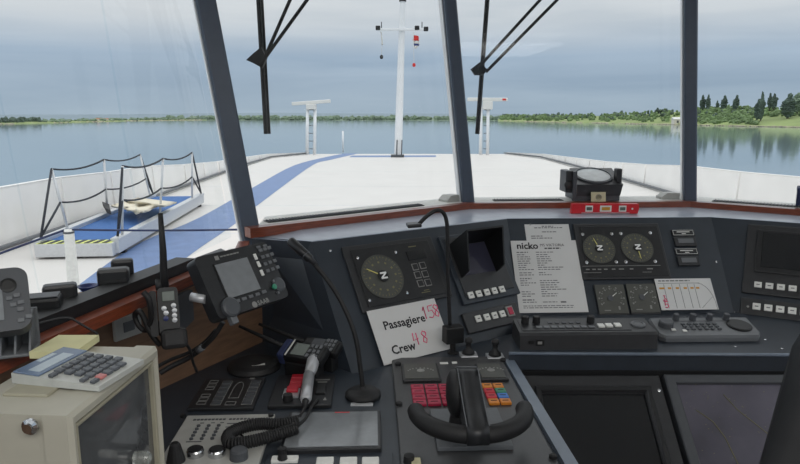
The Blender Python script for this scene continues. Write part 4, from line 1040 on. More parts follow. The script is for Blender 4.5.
# ================================================================== beige tube monitor, calculator, pad and plotter
CT = 1.255
A, Bp = atz(70, 416, CT), atz(158.5, 346, CT)
du_ = (Bp-A); du_.z = 0; Lm = du_.length; um = du_.normalized(); nm = Vector((um.y, -um.x, 0))
FC = Frame((A.x, A.y, DESK), um, (0, 0, 1)); FC = Frame(FC.o, FC.u, FC.v)      # n points out of the screen
HT = CT-DESK
t = thing('tube_monitor', 'bulky beige tube monitor standing in the port corner of the worktop', 'monitor', (A.x-.12, (A.y+Bp.y)/2, DESK))
mb = MB(); fw = .018
sx0, sx1, sy0, sy1 = .014, Lm-.012, .105, HT-.018
ring_frame(mb, FC, (0, Lm, 0, HT), (sx0, sx1, sy0, sy1), -.035, 0, .005)
mb.build('bezel', 'beige', t)
mb = MB(); rings = []
for k, (n, e) in enumerate(((-.0352, .003), (-.13, .004), (-.165, .03))): rings.append([FC.p(x, y, n) for x, y in ((e, .004), (Lm-e, .004), (Lm-e, HT-.0005-e*.4), (e, HT-.0005-e*.4))])
mb.loft(rings, closed=True, cap=True).build('case', 'beige', t)
# tube face, gently domed
mb = MB(); rows = []
for j in range(9):
    rows.append([FC.p(sx0-.002+(sx1-sx0+.004)*i/8, sy0-.002+(sy1-sy0+.004)*j/8, -.011+.008*(1-(i/4-1)**2)*(1-(j/4-1)**2)) for i in range(9)])
mb.loft(rows, smooth=True); mb.build('tube_face', 'crt glass', t)
rm = MB()
for b in ((sx0, sx1, sy1-.006, sy1-.0005), (sx0, sx1, sy0+.0005, sy0+.006), (sx0+.0005, sx0+.006, sy0, sy1), (sx1-.006, sx1-.0005, sy0, sy1)): rm.box(FC, *b, -.014, -.003, .002)
rm.build('screen_surround', 'beige dark', t)
kx, ky = FC.q(143, 458, .012); kz = MB().lathe(FC.sub(kx, ky, 0), [(.009, 0), (.010, .010), (.010, .018), (.007, .022), (0, .023)], 16).build('knob', 'clear plastic', t)
sf = Frame(FC.p(0, 0, -.07), -FC.n, FC.v); sf = Frame(sf.o, FC.n, FC.v)   # side toward the camera
lx, ly = sf.q(31, 426, .003); 
MB().lathe(Frame(sf.p(lx, ly, .003) if sf.n.dot(-FC.u) > 0 else sf.p(lx, ly, -.003), sf.u, sf.v, sf.n if sf.n.dot(-FC.u) > 0 else -sf.n), [(.010, 0), (.010, .003), (.006, .005), (.006, .008), (0, .008)], 16).build('lock', 'chrome', t)
mb = MB()
for k in range(6): mb.box(FC, Lm-.05, Lm-.02, .02+.010*k, .024+.010*k, 0, .001)
mb.build('vents', 'beige dark', t)
# recessed step on the top
MB().box(FC, .05, Lm-.04, HT-.003, HT+.002, -.12, -.06, .002).build('top_recess', 'beige dark', t)
TOP = CT+.002
K = Frame((0, 0, TOP), (0, 1, 0), (-1, 0, 0))
ca, cb, cc = atz(99.5, 391, TOP+.001), atz(141, 363, TOP+.001), atz(15, 372, TOP+.013)
uu = (cb-ca); uu.z = 0; vv = (cc-ca); vv.z = 0; cw, chh = uu.length, vv.length
um_ = uu.normalized()+Vector((vv.y, -vv.x, 0)).normalized(); FK = Frame(Vector((ca.x, ca.y, TOP)), um_, Vector((-um_.y, um_.x, 0)))
t = thing('calculator', 'grey desk calculator with dark keys lying on the beige monitor', 'calculator', FK.p(cw/2, chh/2))
g = Frame(FK.o, FK.v, FK.n); sg = 1 if g.n.dot(FK.u) > 0 else -1
MB().prism(g, [(0, 0), (chh, 0), (chh, .014), (chh*.66, .0115), (0, .007)], 0, sg*cw).build('body', 'calc body', t)
FT = Frame(FK.p(0, 0, .0072), FK.u, FK.v*(chh*.66)+FK.n*.0045); FDp = Frame(FK.p(0, chh*.665, .0117), FK.u, FK.v*(chh*.33)+FK.n*.0025)
MB().box(FDp, .001, cw-.001, .003, chh*.325, 0, .0022, .001).build('display_cover', 'calc blue', t)
MB().box(FDp, cw*.10, cw*.78, chh*.07, chh*.20, .0022, .0028).build('lcd', 'calc lcd', t)
MB().box(FDp, cw*.40, cw*.72, chh*.245, chh*.30, .0022, .0027).build('solar_cell', 'calc lcd', t)
kw, kh = cw/6.4, chh*.62/5.6
for i in range(6):
    for j in range(5):
        if i == 0 and j in (2, 3): continue
        if j == 0 and i == 5: continue
        x = cw*.09+i*cw*.148; y = chh*.07+j*chh*.118
        m = 'calc pink' if (i, j) == (1, 0) else 'calc key'
        hh = kh*.74 if i else kh*.5
        y1 = y+hh+(chh*.118 if (i == 5 and j == 1) and False else 0)
        MB().box(FT, x-kw*.38, x+kw*.38, y, y1, 0, .0042, .0012).build('key', m, t)
# yellow pad
n0, n1, n2 = atz(29, 352, TOP+.010), atz(59, 335, TOP+.010), atz(99, 335, TOP+.010)
FN = Frame(Vector((n0.x, n0.y, TOP)), n1-n0, Vector((-1, 0, 0))); a = (n1-n0).length
FN = Frame(FN.o, FN.u, FN.n.cross(FN.u))
q = [(n0.x, n0.y), (n1.x, n1.y), (n2.x, n2.y), (n2.x+n0.x-n1.x+.004, n2.y+n0.y-n1.y)]
t = thing('note_pad', 'pale yellow note pad behind the calculator on the beige monitor', 'note pad', ((q[0][0]+q[2][0])/2, (q[0][1]+q[2][1])/2, TOP))
MB().prism(W, q, TOP, TOP+.009).build('sheets', 'yellow paper', t)
MB().prism(W, [(x+(-.0003), y) for x, y in q], TOP+.0092, TOP+.0102).build('top_sheet', 'yellow paper', t)
# plotter on a finned bracket
pc = aty(0, 307, .86); FP = slope(pc, 30, 58)
u0, u1, v0, v1 = FP.rect((-40, 268), (22, 271), (37, 325), (-30, 338))
t = thing('chart_plotter', 'dark grey plotter with round cursor pad on a finned stand by the window', 'display', (pc.x, pc.y, TOP))
rr = .016
MB().rprism(FP, u0, u1, v0, v1, -.03, 0, rr).build('housing', 'dark grey', t)
a, b = FP.q(-28, 296)[0], FP.q(6, 296)[0]; c, d = FP.q(4, 331)[1], FP.q(0, 292)[1]
MB().box(FP, u0+.012, b-.004, v0+.016, v1-.03, 0, .002).build('screen', 'screen grey', t)
p = FP.q(8, 285.5); MB().lathe(FP.sub(*p), [(.0105, 0), (.0105, .002), (.007, .003), (0, .003)], 20).build('cursor_pad', 'deep black', t)
for pp in ((9.5, 298.5), (17, 295.5), (13.5, 305), (21, 302.5), (20.5, 309.5), (21, 320.5), (29, 316.5)):
    p = FP.q(*pp); o = MB().box(FP, p[0]-.0042, p[0]+.0042, p[1]-.003, p[1]+.003, 0, .003, .001).build('key', 'mid grey', t)
bp = FP.p((u0+u1)/2+.01, v0+.02, -.03)
mb = MB()
gb = atz(14, 354, TOP); gx = Frame((gb.x, gb.y, TOP), (math.cos(R(20)), math.sin(R(20)), 0), (-math.sin(R(20)), math.cos(R(20)), 0))
mb.box(gx, -.055, .03, -.02, .035, 0, .005, .002); mb.box(gx, -.055, .03, .03, .035, .004, .06, .001)
for k in range(5): mb.prism(Frame(gx.p(-.052+.019*k, 0, .004), gx.v, gx.n), [(-.018, 0), (.032, 0), (.03, .055), (.012, .05)], -.0015, .0015)
mb.build('finned_stand', 'mid grey', t)

# ================================================================== black helm seat
t = thing('helm_chair', 'black leather helm seat back at the starboard side facing the chart screens', 'seat', (.66, .45, 0))
sf_ = Frame((.66, .62, 0), (1, 0, 0), (0, .12, 1))
def cushion(fr, w, h, d, tap=0):
    mb = MB(); rows = []
    N = 28
    for k in range(11):
        z = -1+2*k/10; s = (1-abs(z)**3)**.4 if abs(z) < 1 else .55
        s = max(s, .82); ring = []
        for i in range(N*2):
            a = 2*math.pi*i/(2*N); cx_, sy_ = math.cos(a), math.sin(a)
            y = math.copysign(abs(sy_)**.55, sy_)*h/2*s; x = math.copysign(abs(cx_)**.55, cx_)*w/2*s*(1-tap*y/h)
            wr = .004*math.sin(18*a+3*z)*(1 if k in (3, 4, 5, 6, 7) else .4)
            ring.append(fr.p(x+wr*cx_, y+wr*sy_, z*d/2))
        rows.append(ring)
    return mb.loft(rows, closed=True, smooth=True, cap=True)
pe = aty(777, 420, .62); top_ = aty(800, 356, .62)
bw_ = .58; bx = pe.x-.012+bw_/2
bx = .668; bf = Frame((bx, .62, 1.22), (1, 0, 0), (0, .10, 1))
cushion(bf, bw_, .66, .10, .57).build('backrest', 'leather', t)
cushion(Frame((bx, .86, .60), (1, 0, 0), (0, 1, 0)), .50, .46, .12).build('seat_cushion', 'leather', t)
MB().lathe(Frame((bx, .80, 0), (1, 0, 0), (0, 1, 0)), [(.22, 0), (.22, .02), (.06, .05), (.05, .08), (.05, .54)], 24).build('pedestal', 'chrome', t)
mb = MB()
for sx in (-.16, .16): mb.box(W, bx+sx-.02, bx+sx+.02, .60, .70, .56, .72, .006)
mb.box(W, bx-.2, bx+.2, .62, 1.02, .52, .55, .006)
mb.build('seat_frame', 'black panel', t)

# ================================================================== on the front sill and ledge
# magnetic compass
ys = 2.46
p = atz(599, 201, LEDGE+.01); y0 = 2.432
FB = Frame((aty(599, 200, y0).x, y0, 1.288), (1, .03, 0), (-.03, 1, 0))
def bx_(px, py, y): return aty(px, py, y).x-FB.o.x
t = thing('compass', 'black magnetic compass box with round glass top behind the red level', 'compass', FB.o)
xl0, xr0 = bx_(577, 184, y0), bx_(623.5, 184, y0); xlb, xrb = bx_(576, 202, y0), bx_(620, 202, y0)
zt_ = aty(600, 184.5, y0).z-1.288; zf = zt_
dpt_ = .15; zb = aty(590, 168, y0+dpt_).z-1.288; xlt, xrt = bx_(568, 168, y0+dpt_)+.01, bx_(608, 168, y0+dpt_)+.02
fr = FB; ring0 = [FB.p(xlb, 0, .02), FB.p(xrb, 0, .02), FB.p(xrt+.02, dpt_, .02), FB.p(xlt, dpt_, .02)]
ring1 = [FB.p(xl0, 0, zt_), FB.p(xr0, 0, zt_), FB.p(xrt, dpt_, zb), FB.p(xlt, dpt_, zb)]
MB().loft([ring0, ring1], closed=True, cap=True).build('case', 'black plastic', t)
mb = MB(); mb.box(FB, xlb, xrb, .005, .15, 0, .021); mb.build('foot', 'dark grey', t)
tl = FB.p((xl0+xr0)/2, 0, zt_); tf = Frame(tl, FB.u, FB.v*dpt_+FB.n*(zb-zt_)); tv = math.hypot(dpt_, zb-zt_)
cxo = -.004; MB().lathe(tf.sub(cxo, tv*.5), [(.074, 0), (.074, .006), (.066, .008), (.066, .004), (0, .004)], 36).build('bezel_ring', 'dark grey', t)
MB().lathe(tf.sub(cxo, tv*.5, .0042), [(.0655, 0), (.05, .003), (0, .005)], 36).build('glass', 'mirror glass', t)
MB().box(FB, xl0-.016, xl0-.002, -.004, .012, 0, zb-.002, .002).build('side_bracket', 'dark grey', t)
MB().box(FB, xl0-.040, xl0-.012, .012, .10, .03, zb+.0, .004).build('side_cover', 'black plastic', t)
MB().lathe(Frame(FB.p(xl0-.027, .012, .06), (0, 0, 1), FB.u, -FB.v), [(.017, -.01), (.018, .0), (.015, .006), (0, .007)], 20).build('clamp_knob', 'rubber black', t)
MB().box(FB, xr0-.018, xr0+.002, .02, .06, zt_+.0, zt_+.058, .004).build('handle_post', 'black plastic', t)
# card leaning on it
c0 = aty(592, 192, y0-.012); c1 = aty(605.5, 203, y0-.03)
FCd = Frame(((c0.x+c1.x)/2, y0-.022, TRIM+.001), (1, .03, 0), (0, .18, 1))
t = thing('card', 'small cream card leaning against the front of the compass', 'card', FCd.o)
hc = c0.z-TRIM; MB().box(FCd, -.029, .027, 0, hc, 0, .0015).build('sheet', 'card', t)
MB().lathe(FCd.sub(0, hc*.45, .0015), [(.012, 0), (.012, .0005), (.009, .0005), (.009, 0)], 20).build('print', 'beige dark', t)
# red spirit level
yl = 2.285
l0, l1 = aty(571.5, 210, yl), aty(639, 210, yl); zt0, zb0 = aty(600, 204, yl).z, LEDGE
LZ = LEDGE+.0055; FLv = Frame((l0.x, yl, LZ), (1, 0, 0), (0, 0, 1)); Lw = l1.x-l0.x; hh = zt0-LZ
t = thing('spirit_level', 'short red spirit level standing on the ledge below the compass', 'spirit level', ((l0.x+l1.x)/2, yl+.01, LZ))
MB().prism(FLv, [(0, 0), (Lw-.004, 0), (Lw, hh*.5), (Lw-.002, hh), (.003, hh)], -.024, 0).build('body', 'red plastic', t)
for x, w_ in ((.26, .11), (.505, .17), (.755, .11)):
    o = MB().box(FLv, Lw*(x-w_/2), Lw*(x+w_/2), hh*.20, hh*.84, 0, .0015, .0008).build('vial_window', 'white plastic', t)
    MB().box(FLv, Lw*(x-w_*.36), Lw*(x+w_*.36), hh*.34, hh*.68, .0015, .003, .001).build('vial', 'lcd' if x != .505 else 'orange print', o)
MB().box(FLv, Lw*.15, Lw*.86, .001, hh*.10, 0, .001).build('edge_strip', 'silver', t)
MB().lathe(FLv.sub(Lw*.9, hh*.5), [(.0035, 0), (.0035, .001)], 12).build('screw', 'white print', t)
# wedge blocks on the sill, vent grilles
for px0, px1, k, sgm, lab in ((441, 458, .80, 0, 'small grey block on the sill beside the middle window post'), (659, 677, .86, 1, 'small grey block on the sill beside the starboard window post')):
    A_, B_ = Vector(front[sgm]), Vector(front[sgm+1]); d_ = (B_-A_).normalized(); n_ = Vector((-d_.y, d_.x)); best = None
    for q in range(200):
        c_ = A_+(B_-A_)*(q/199)+n_*.095; zc = c_.y*cP-(zsill(.095)-CZ)*sP; px = 400+F*c_.x/zc
        if best is None or abs(px-(px0+px1)/2) < best[0]: best = (abs(px-(px0+px1)/2), c_, zc)
    c_, zc = best[1], best[2]; w = (px1-px0)*zc/F*1.02; h = .028
    fr = Frame((c_.x, c_.y, zsill(.085)-.004), (d_.x, d_.y, 0), (n_.x, n_.y, 0))
    o = MB().prism(Frame(fr.o, fr.u, fr.n), [(-w/2, 0), (w/2, 0), (w/2, h), (-w/2+w*.3, h), (-w/2, h*.45)], -.025, .025).build('wedge_block', 'grey panel'); tag(o, lab, 'block', 'grey blocks on the sill')
for poly, d0, d1, a_, b_, lab in ((front[0:2], .055, .09, .10, .80, 'long dark vent grille in the sill under the first front window'), (front[1:3], .055, .09, .12, .44, 'dark vent grille in the sill beside the compass'), (front[2:4], .055, .09, .10, .75, 'dark vent grille in the starboard sill')):
    A_, B_ = Vector(poly[0]), Vector(poly[1]); d_ = (B_-A_); L_ = d_.length; d_.normalize(); n_ = Vector((-d_.y, d_.x))
    fr = Frame((A_.x+n_.x*d0, A_.y+n_.y*d0, zsill(d0)+.0005), (d_.x, d_.y, 0), (n_.x, n_.y, (ZS1-ZS0)/.13))
    t = thing('vent_grille', lab, 'vent', fr.p(L_*(a_+b_)/2, .02))
    MB().box(fr, L_*a_, L_*b_, 0, d1-d0, 0, .002).build('slot', 'deep black', t)
    mb = MB(); x = L_*a_+.006
    while x < L_*b_-.004: mb.box(fr, x, x+.0035, .003, d1-d0-.003, .002, .005); x += .011
    mb.build('slats', 'dark grey', t)
# blue folder at the frame edge
p = atz(802.5, 214, LEDGE); fr = Frame((p.x, p.y, LEDGE+.004), (.85, -.5, 0), (.5, .85, 0))
t = thing('binder', 'dark blue box standing on the ledge near the starboard post', 'box', p)
MB().box(fr, -.025, .10, -.05, .05, 0, .095, .004).build('body', 'rope navy', t); MB().box(fr, -.0255, -.0248, -.03, .03, .02, .08).build('label', 'white plastic', t)

# ================================================================== outside: deck, water, shore
DZ = -.30; WZ = -4.4
t_ = MB().prism(W, [(-5.75, -6), (7.0, -6), (6.9, 10), (6.75, 20), (6.7, 30), (5.6, 34.6), (-4.6, 34.6), (-6.2, 31), (-6.1, 22), (-5.85, 12)], DZ-.25, DZ)
struct(t_.build('deck', 'deck paint'))
def decal(name, px, m, h=.004):
    pts = [atz(*p, DZ) for p in px]; o = MB().prism(W, [(p.x, p.y) for p in pts], DZ, DZ+h).build(name, m); struct(o)
stripe_l = [(40, 318), (79, 285), (140, 243), (200, 217.5), (254, 187), (294, 165.5), (324, 157.5), (345, 153.5)]
stripe_r = [(359, 153.4), (330, 160), (313, 165), (258, 205), (235, 224), (200, 248), (176, 266), (100, 322)]
L_ = [atz(*p, DZ) for p in stripe_l]; R_ = [atz(*p, DZ) for p in reversed(stripe_r)]
mb = MB(); vl_ = curve(L_, 4); vr_ = curve(R_, 4); mb.loft([[a + Vector((0, 0, .004)), b + Vector((0, 0, .004))] for a, b in zip(vl_, vr_)]); struct(mb.build('deck_stripe', 'deck blue'))
decal('deck_stripe', [(352, 155.6), (436, 155.4), (436, 157.0), (349, 157.3)], 'deck blue')
# plate seams on the deck
mb = MB()
for y in (10.5, 14, 18, 23, 29): mb.box(W, -5.7, 6.5, y, y+.015, DZ, DZ+.002)
struct(mb.build('deck_seam', 'deck wear'))
# bulwarks
hb = [(-6, .92), (5, .92), (9, .91), (11, .90), (13, .83), (15.4, .78), (18, .62), (22, .44), (27, .30), (31, .2), (34.3, .1)]
def bul(name, xs, sgn):
    rings = []
    for (y, h), x in zip(hb, xs):
        rings.append([Vector((x, y, DZ-.25)), Vector((x+sgn*.06, y, DZ+h-.03)), Vector((x+sgn*.05, y, DZ+h)), Vector((x+sgn*.14, y, DZ+h)), Vector((x+sgn*.14, y, DZ-.9))])
    o = MB().loft(rings, closed=True, cap=True).build(name, 'bulwark paint'); struct(o)
    mb = MB(); mb2 = MB()
    for i in range(len(hb)-1):
        (ya, ha), (yb, hb_), xa, xb = hb[i], hb[i+1], xs[i], xs[i+1]; n = max(1, int((yb-ya)/1.5))
        for k in range(n):
            f = k/n; x = xa+(xb-xa)*f; y = ya+(yb-ya)*f; h = ha+(hb_-ha)*f
            mb.prism(Frame((x, y, DZ), (-sgn, 0, 0), (0, 0, 1)), [(0, 0), (.10, 0), (-.055*1, h-.03), (-.065, h-.03)], -.012, .012) if False else mb.prism(Frame((x, y, DZ), (-sgn, 0, 0), (0, 0, 1)), [(0, 0), (.025, 0), (-.03, h-.03), (-.065, h-.03)], -.02, .02)
    mb.build('rib', 'bulwark paint', o)
    rr = [Vector((x-sgn*.05, y, DZ+.07)) for (y, h), x in zip(hb, xs)]
    MB().tube(rr, .035, 6).build('scupper_pipe', 'mid grey', o)
XP = [-5.72, -5.72, -5.75, -5.78, -5.82, -5.9, -6.0, -6.15, -6.3, -6.25, -4.9]
XS = [6.95, 6.95, 6.9, 6.88, 6.85, 6.8, 6.85, 6.95, 6.9, 6.8, 5.6]
bul('bulwark_port', XP, -1); bul('bulwark_starboard', XS, 1)
# hull below
struct(MB().prism(W, [(-5.8, -12), (6.9, -12), (6.9, 22), (6.7, 31), (4.8, 34.4), (-4.2, 34.4), (-6.1, 31), (-6.0, 22)], WZ-1, DZ-.25).build('hull', 'white paint'))
struct(MB().poly([(-30000, -3000, WZ), (30000, -3000, WZ), (30000, 40000, WZ), (-30000, 40000, WZ)]).build('water', 'water'))

# ------------------------------------------------------------------ gangway on deck
GZ = DZ+.22
nl, nr, frr, fl = atz(42, 241, GZ), atz(111, 243, GZ), atz(205, 194.5, GZ), atz(150, 196, GZ)
nl.z = nr.z = frr.z = fl.z = GZ
t = thing('gangway', 'long white boarding gangway with blue carpet and rope rails on the foredeck', 'gangway', ((nl.x+frr.x)/2, (nl.y+frr.y)/2, DZ))
gv_ = ((frr+fl)/2-(nl+nr)/2); FG = Frame((nl+nr)/2-Vector((0, 0, .22)), Vector((gv_.y, -gv_.x, 0)), gv_); gw = (nr-nl).length; gl = ((frr+fl)/2-(nl+nr)/2).length
pass
hw = gw/2
for sx in (-1, 1):
    mb = MB(); mb.box(FG, sx*hw-.05, sx*hw+.05, 0, gl, .05, .26, .01); mb.box(FG, sx*hw-.06, sx*hw+.06, 0, gl, .235, .262); mb.build('side_beam', 'aluminium', t)
MB().box(FG, -hw+.05, hw-.05, .02, gl-.02, .16, .20).build('walkway', 'carpet blue', t)
o = MB().box(FG, -hw, hw, -.10, .16, .03, .215, .01).build('end_plate', 'aluminium', t)
mb = MB()
for k in range(8):
    x = -hw+.05+gw*.93*k/8; mb.prism(FG, [(x, -.09), (x+gw*.06, -.09), (x+gw*.085, .15), (x+gw*.025, .15)], .219, .224)
mb.build('hazard_stripes', 'deep black', o)
MB().box(FG, -hw+.02, hw-.02, -.095, .155, .2155, .219).build('hazard_ground', 'hazard yellow', o)
for sx in (-1, 1):
    for yy in (.3, gl-.3): MB().lathe(Frame(FG.p(sx*hw, yy, .0), FG.v, FG.n), [(.05, -.04), (.05, .04)], 14).build('wheel', 'rubber black', t)
def rail(side, posts, tops, lows, end0, end1):
    P_ = []
    sx = side*hw
    for (bx0, by0), (tx, ty) in posts:
        b = atz(bx0, by0, GZ+.02); a, v_ = (b-FG.o).dot(FG.u), (b-FG.o).dot(FG.v); b = FG.p(sx, v_, .24)
        tp_ = aty(tx, ty, b.y); P_.append((b, tp_)); MB().tube([b, tp_], .020, 8).build('stanchion', 'aluminium', t)
    for i in range(len(P_)-1):
        a, b = P_[i][1], P_[i+1][1]; MB().tube(sag(a, b, .07), .015, 6).build('rope', 'rope black', t)
    lo = [P_[i][0].lerp(P_[i][1], f) for i, f in enumerate(lows)]
    for i in range(len(lo)-1): MB().tube(sag(lo[i], lo[i+1], .07), .015, 6).build('rope', 'rope black', t)
    for src in (P_[0][1], lo[0]): MB().tube([src, FG.p(sx, .12, .27)], .018, 6).build('end_rope', 'rope black', t)
    for src in (P_[-1][1], lo[-1]): MB().tube([src, FG.p(sx, gl-.05, .27)], .018, 6).build('end_rope', 'rope black', t)
rail(-1, [((64, 229), (51.5, 169)), ((112, 213), (104, 159.5)), ((149, 196), (140, 154.5))], 0, (.45, .45, .42), 0, 0)
rail(1, [((130, 236), (122.5, 166)), ((169.5, 216), (163, 158.5)), ((198.5, 199), (192, 152.5))], 0, (.52, .49, .48), 0, 0)
# canvas lying across the gangway
mb = MB(); rows = []
q4 = ((114, 204), (137, 199.5), (174, 203.5), (150, 212))
for j in range(9):
    row = []
    for i in range(13):
        x, y = lerp4(i/12, j/8, ((111, 205), (138, 197.5), (177, 202), (136, 213)))
        z = GZ+.20+.06*noise.noise(Vector((i*.45, j*.5, 1)))+.03*math.sin(i*.9); row.append(atz(x, y, z))
    rows.append(row)
o = mb.loft(rows, smooth=True).build('canvas_cover', 'canvas'); tag(o, 'crumpled cream canvas cover thrown over the gangway', 'canvas')
sm = o.modifiers.new('thick', 'SOLIDIFY'); sm.thickness = .03
mb = MB(); q = [atz(*p, GZ+.2) for p in ((102, 201.5), (109, 204), (110.5, 210), (106, 208.5))]; mb.loft([q, [p+Vector((0, .02, -.08)) for p in q]], closed=True, cap=True)
tag(mb.build('fender_flap', 'rubber black'), 'small black rubber flap at the end of the cream canvas', 'flap')
# white post with the navy rope
pw = aty(68.5, 229, 5.2); fr = Frame((pw.x, 5.2, DZ), (1, 0, 0), (0, 1, 0))
t = thing('deck_post', 'short white post standing on deck outside the port window', 'post', (pw.x, 5.2, DZ))
hp_ = pw.z-DZ; MB().lathe(fr, [(.075, 0), (.06, .02), (.052, .05), (.040, hp_-.03), (.032, hp_), (0, hp_)], 18).build('post', 'white plastic', t)
MB().lathe(fr, [(.043, hp_-.035), (.043, hp_-.02)], 14).build('collar', 'dark grey', t)
a = aty(66, 229.5, 5.2); b = aty(262, 229, 5.2)
o = MB().tube(sag(a, b, .01), .009, 6).build('rope', 'rope navy'); tag(o, 'taut navy rope stretched level from the white deck post', 'rope')
b = aty(-40, 268, 4.9)
o = MB().tube(sag(a, b, .0), .010, 6).build('rope', 'rope navy'); tag(o, 'navy rope sloping away from the white deck post past the port window', 'rope')

# ------------------------------------------------------------------ mast
mb_ = atz(398, 157, DZ); Y = mb_.y
t = thing('mast', 'tall white signal mast with crossarm at the bow', 'mast', mb_)
tt = aty(402.7, 1.5, Y)
fr = Frame(mb_, (1, 0, 0), (0, 1, 0)); ppm = 640/(Y*cP)
ax = (tt-mb_).normalized(); fm = Frame(mb_, Vector((1, 0, 0))-ax*ax.x, Vector((0, 1, 0))-ax*ax.y); hm = (tt-mb_).length
MB().lathe(fm, [(.19, 0), (.185, hm*.25), (.15, hm*.78), (.15, hm*.86), (.13, hm)], 20).build('pole', 'white paint', t)
MB().lathe(fm, [(.17, hm), (.17, hm+.06), (.09, hm+.12), (.09, hm+.3), (0, hm+.32)], 16).build('top_light', 'deep black', t)
c0, c1 = aty(377.5, 29.5, Y), aty(426, 30.5, Y); c0.z = c1.z = (c0.z+c1.z)/2
MB().box(Frame(((c0.x+c1.x)/2, Y-.2, c0.z), (1, 0, 0), (0, 1, 0)), -(c1.x-c0.x)/2, (c1.x-c0.x)/2, -.06, .06, -.06, .06, .02).build('crossarm', 'white paint', t)
for px, py in ((378, 28), (417, 28), (426, 29)):
    p = aty(px, py, Y-.2); fr = Frame(p, (1, 0, 0), (0, 1, 0)); MB().box(fr, -.11, .11, -.10, .10, -.10, .10, .03).build('signal_lamp', 'deep black', t)
for px in (381.5, 422):
    p = aty(px, 28, Y-.2); MB().tube([p, p+Vector((0, 0, .28))], .025, 6).build('aerial', 'dark grey', t)
o = MB(); p = aty(395.5, 156, Y-.25); 
for x in (-.12, .12): o.tube([aty(399, 157, Y-.25)+Vector((x, 0, 0)), aty(399.5, 140, Y-.25)+Vector((x, 0, 0))], .03, 6)
o.box(Frame(mb_, (1, 0, 0), (0, 1, 0)), -.35, .3, -.3, .3, 0, .12, .02); o.build('mast_foot', 'dark grey', t)
# flag and pennant lines
s0 = aty(413.5, 32, Y-.2); s1 = aty(414, 65, Y-.2)
t = thing('flag', 'small red white and blue flag hanging from the mast crossarm', 'flag', s1)
MB().tube([s0, s1], .012, 5).build('halyard', 'white plastic', t)
def ripple(pxs, m, name):
    a, b, c_, d_ = [aty(*p, Y-.2) for p in pxs]; rows = []
    for j in range(5): rows.append([(a.lerp(b, i/6)).lerp(d_.lerp(c_, i/6), j/4)+Vector((0, .05*math.sin(i*1.2+j*.5), 0)) for i in range(7)])
    mb = MB(); mb.loft(rows, smooth=True); o = mb.build(name, m, t); q = o.modifiers.new('thick', 'SOLIDIFY'); q.thickness = .01
ripple(((413.5, 35), (418.5, 36), (419, 41), (413, 40.5)), 'flag red', 'red_band'); ripple(((413, 40.5), (419, 41), (419.5, 44.5), (413.5, 43)), 'white plastic', 'white_band')
ripple(((413.5, 43), (419.5, 44.5), (418.5, 46), (413.8, 45.5)), 'flag blue', 'blue_band'); ripple(((413.8, 45.5), (418.5, 46), (416, 49), (413.8, 47.5)), 'white plastic', 'white_band')
MB().lathe(Frame(s1, (1, 0, 0), (0, 1, 0)), [(.06, -.08), (.08, 0), (.06, .08)], 10).build('red_weight', 'flag red', t)
s0 = aty(380.5, 31, Y-.2); s1 = aty(381.5, 57, Y-.2)
t = thing('pennant', 'limp white pennant with a black weight hanging from the crossarm', 'pennant', s1)
MB().tube([s0, s0.lerp(s1, .5)+Vector((.05, 0, 0)), s1], .012, 5).build('halyard', 'white plastic', t)
ripple(((380.4, 32), (381.6, 32), (383.2, 45), (381.6, 45)), 'white plastic', 'cloth')
MB().lathe(Frame(s1, (1, 0, 0), (0, 1, 0)), [(.05, -.09), (.09, 0), (.05, .09)], 10).build('weight', 'deep black', t)
# radars
for (bl, br, legs, lab) in (((292, 104), (330.5, 101), (307, 314.5), 'white radar scanner on twin legs, port side of the mast'), ((467, 99.5), (508, 99.5), (480.5, 487.5), 'white radar scanner on twin legs, starboard side of the mast')):
    bs = atz((legs[0]+legs[1])/2, 154.5, DZ); y = bs.y
    t = thing('radar_scanner', lab, 'radar', bs, 'radar scanners on the foredeck')
    a, b = aty(*bl, y), aty(*br, y); u_ = (b-a)+Vector((0, .25, 0)); fr = Frame((a+b)/2, u_, (0, 1, 0)); L = (b-a).length
    MB().box(fr, -L/2, L/2, -.10, .10, -.09, .09, .03).build('scanner_bar', 'white plastic', t)
    if legs[0] > 400: MB().box(fr, L*.36, L*.45, -.105, -.098, -.05, .05).build('red_mark', 'flag red', t)
    z1 = aty(310, 106, y).z
    for px in legs:
        p = aty(px, 154.5, y); q = aty(px+.6, 107, y); fr2 = Frame((p.x, y, DZ), (1, 0, 0), (0, 1, 0)); MB().tube([Vector((p.x, y, DZ)), q], .085, 10).build('leg', 'white paint', t)
    c = (a+b)/2; fr3 = Frame((c.x, y, 0), (1, 0, 0), (0, 1, 0))
    MB().box(fr3, -.26, .26, -.2, .2, z1-.18, c.z-.09, .03).build('gearbox', 'white plastic', t)
    mb = MB()
    for k in range(6): z = DZ+.3+(z1-.5-DZ)*k/5; mb.box(fr3, -.16, .16, -.03, .03, z-.02, z+.02)
    mb.build('rung', 'mid grey', t)
p = atz(343, 152.5, DZ); q = aty(343, 131, p.y)
tag(MB().tube([p, q], .05, 8).build('deck_pole', 'white paint'), 'thin white pole standing on the foredeck between radar and mast', 'pole')
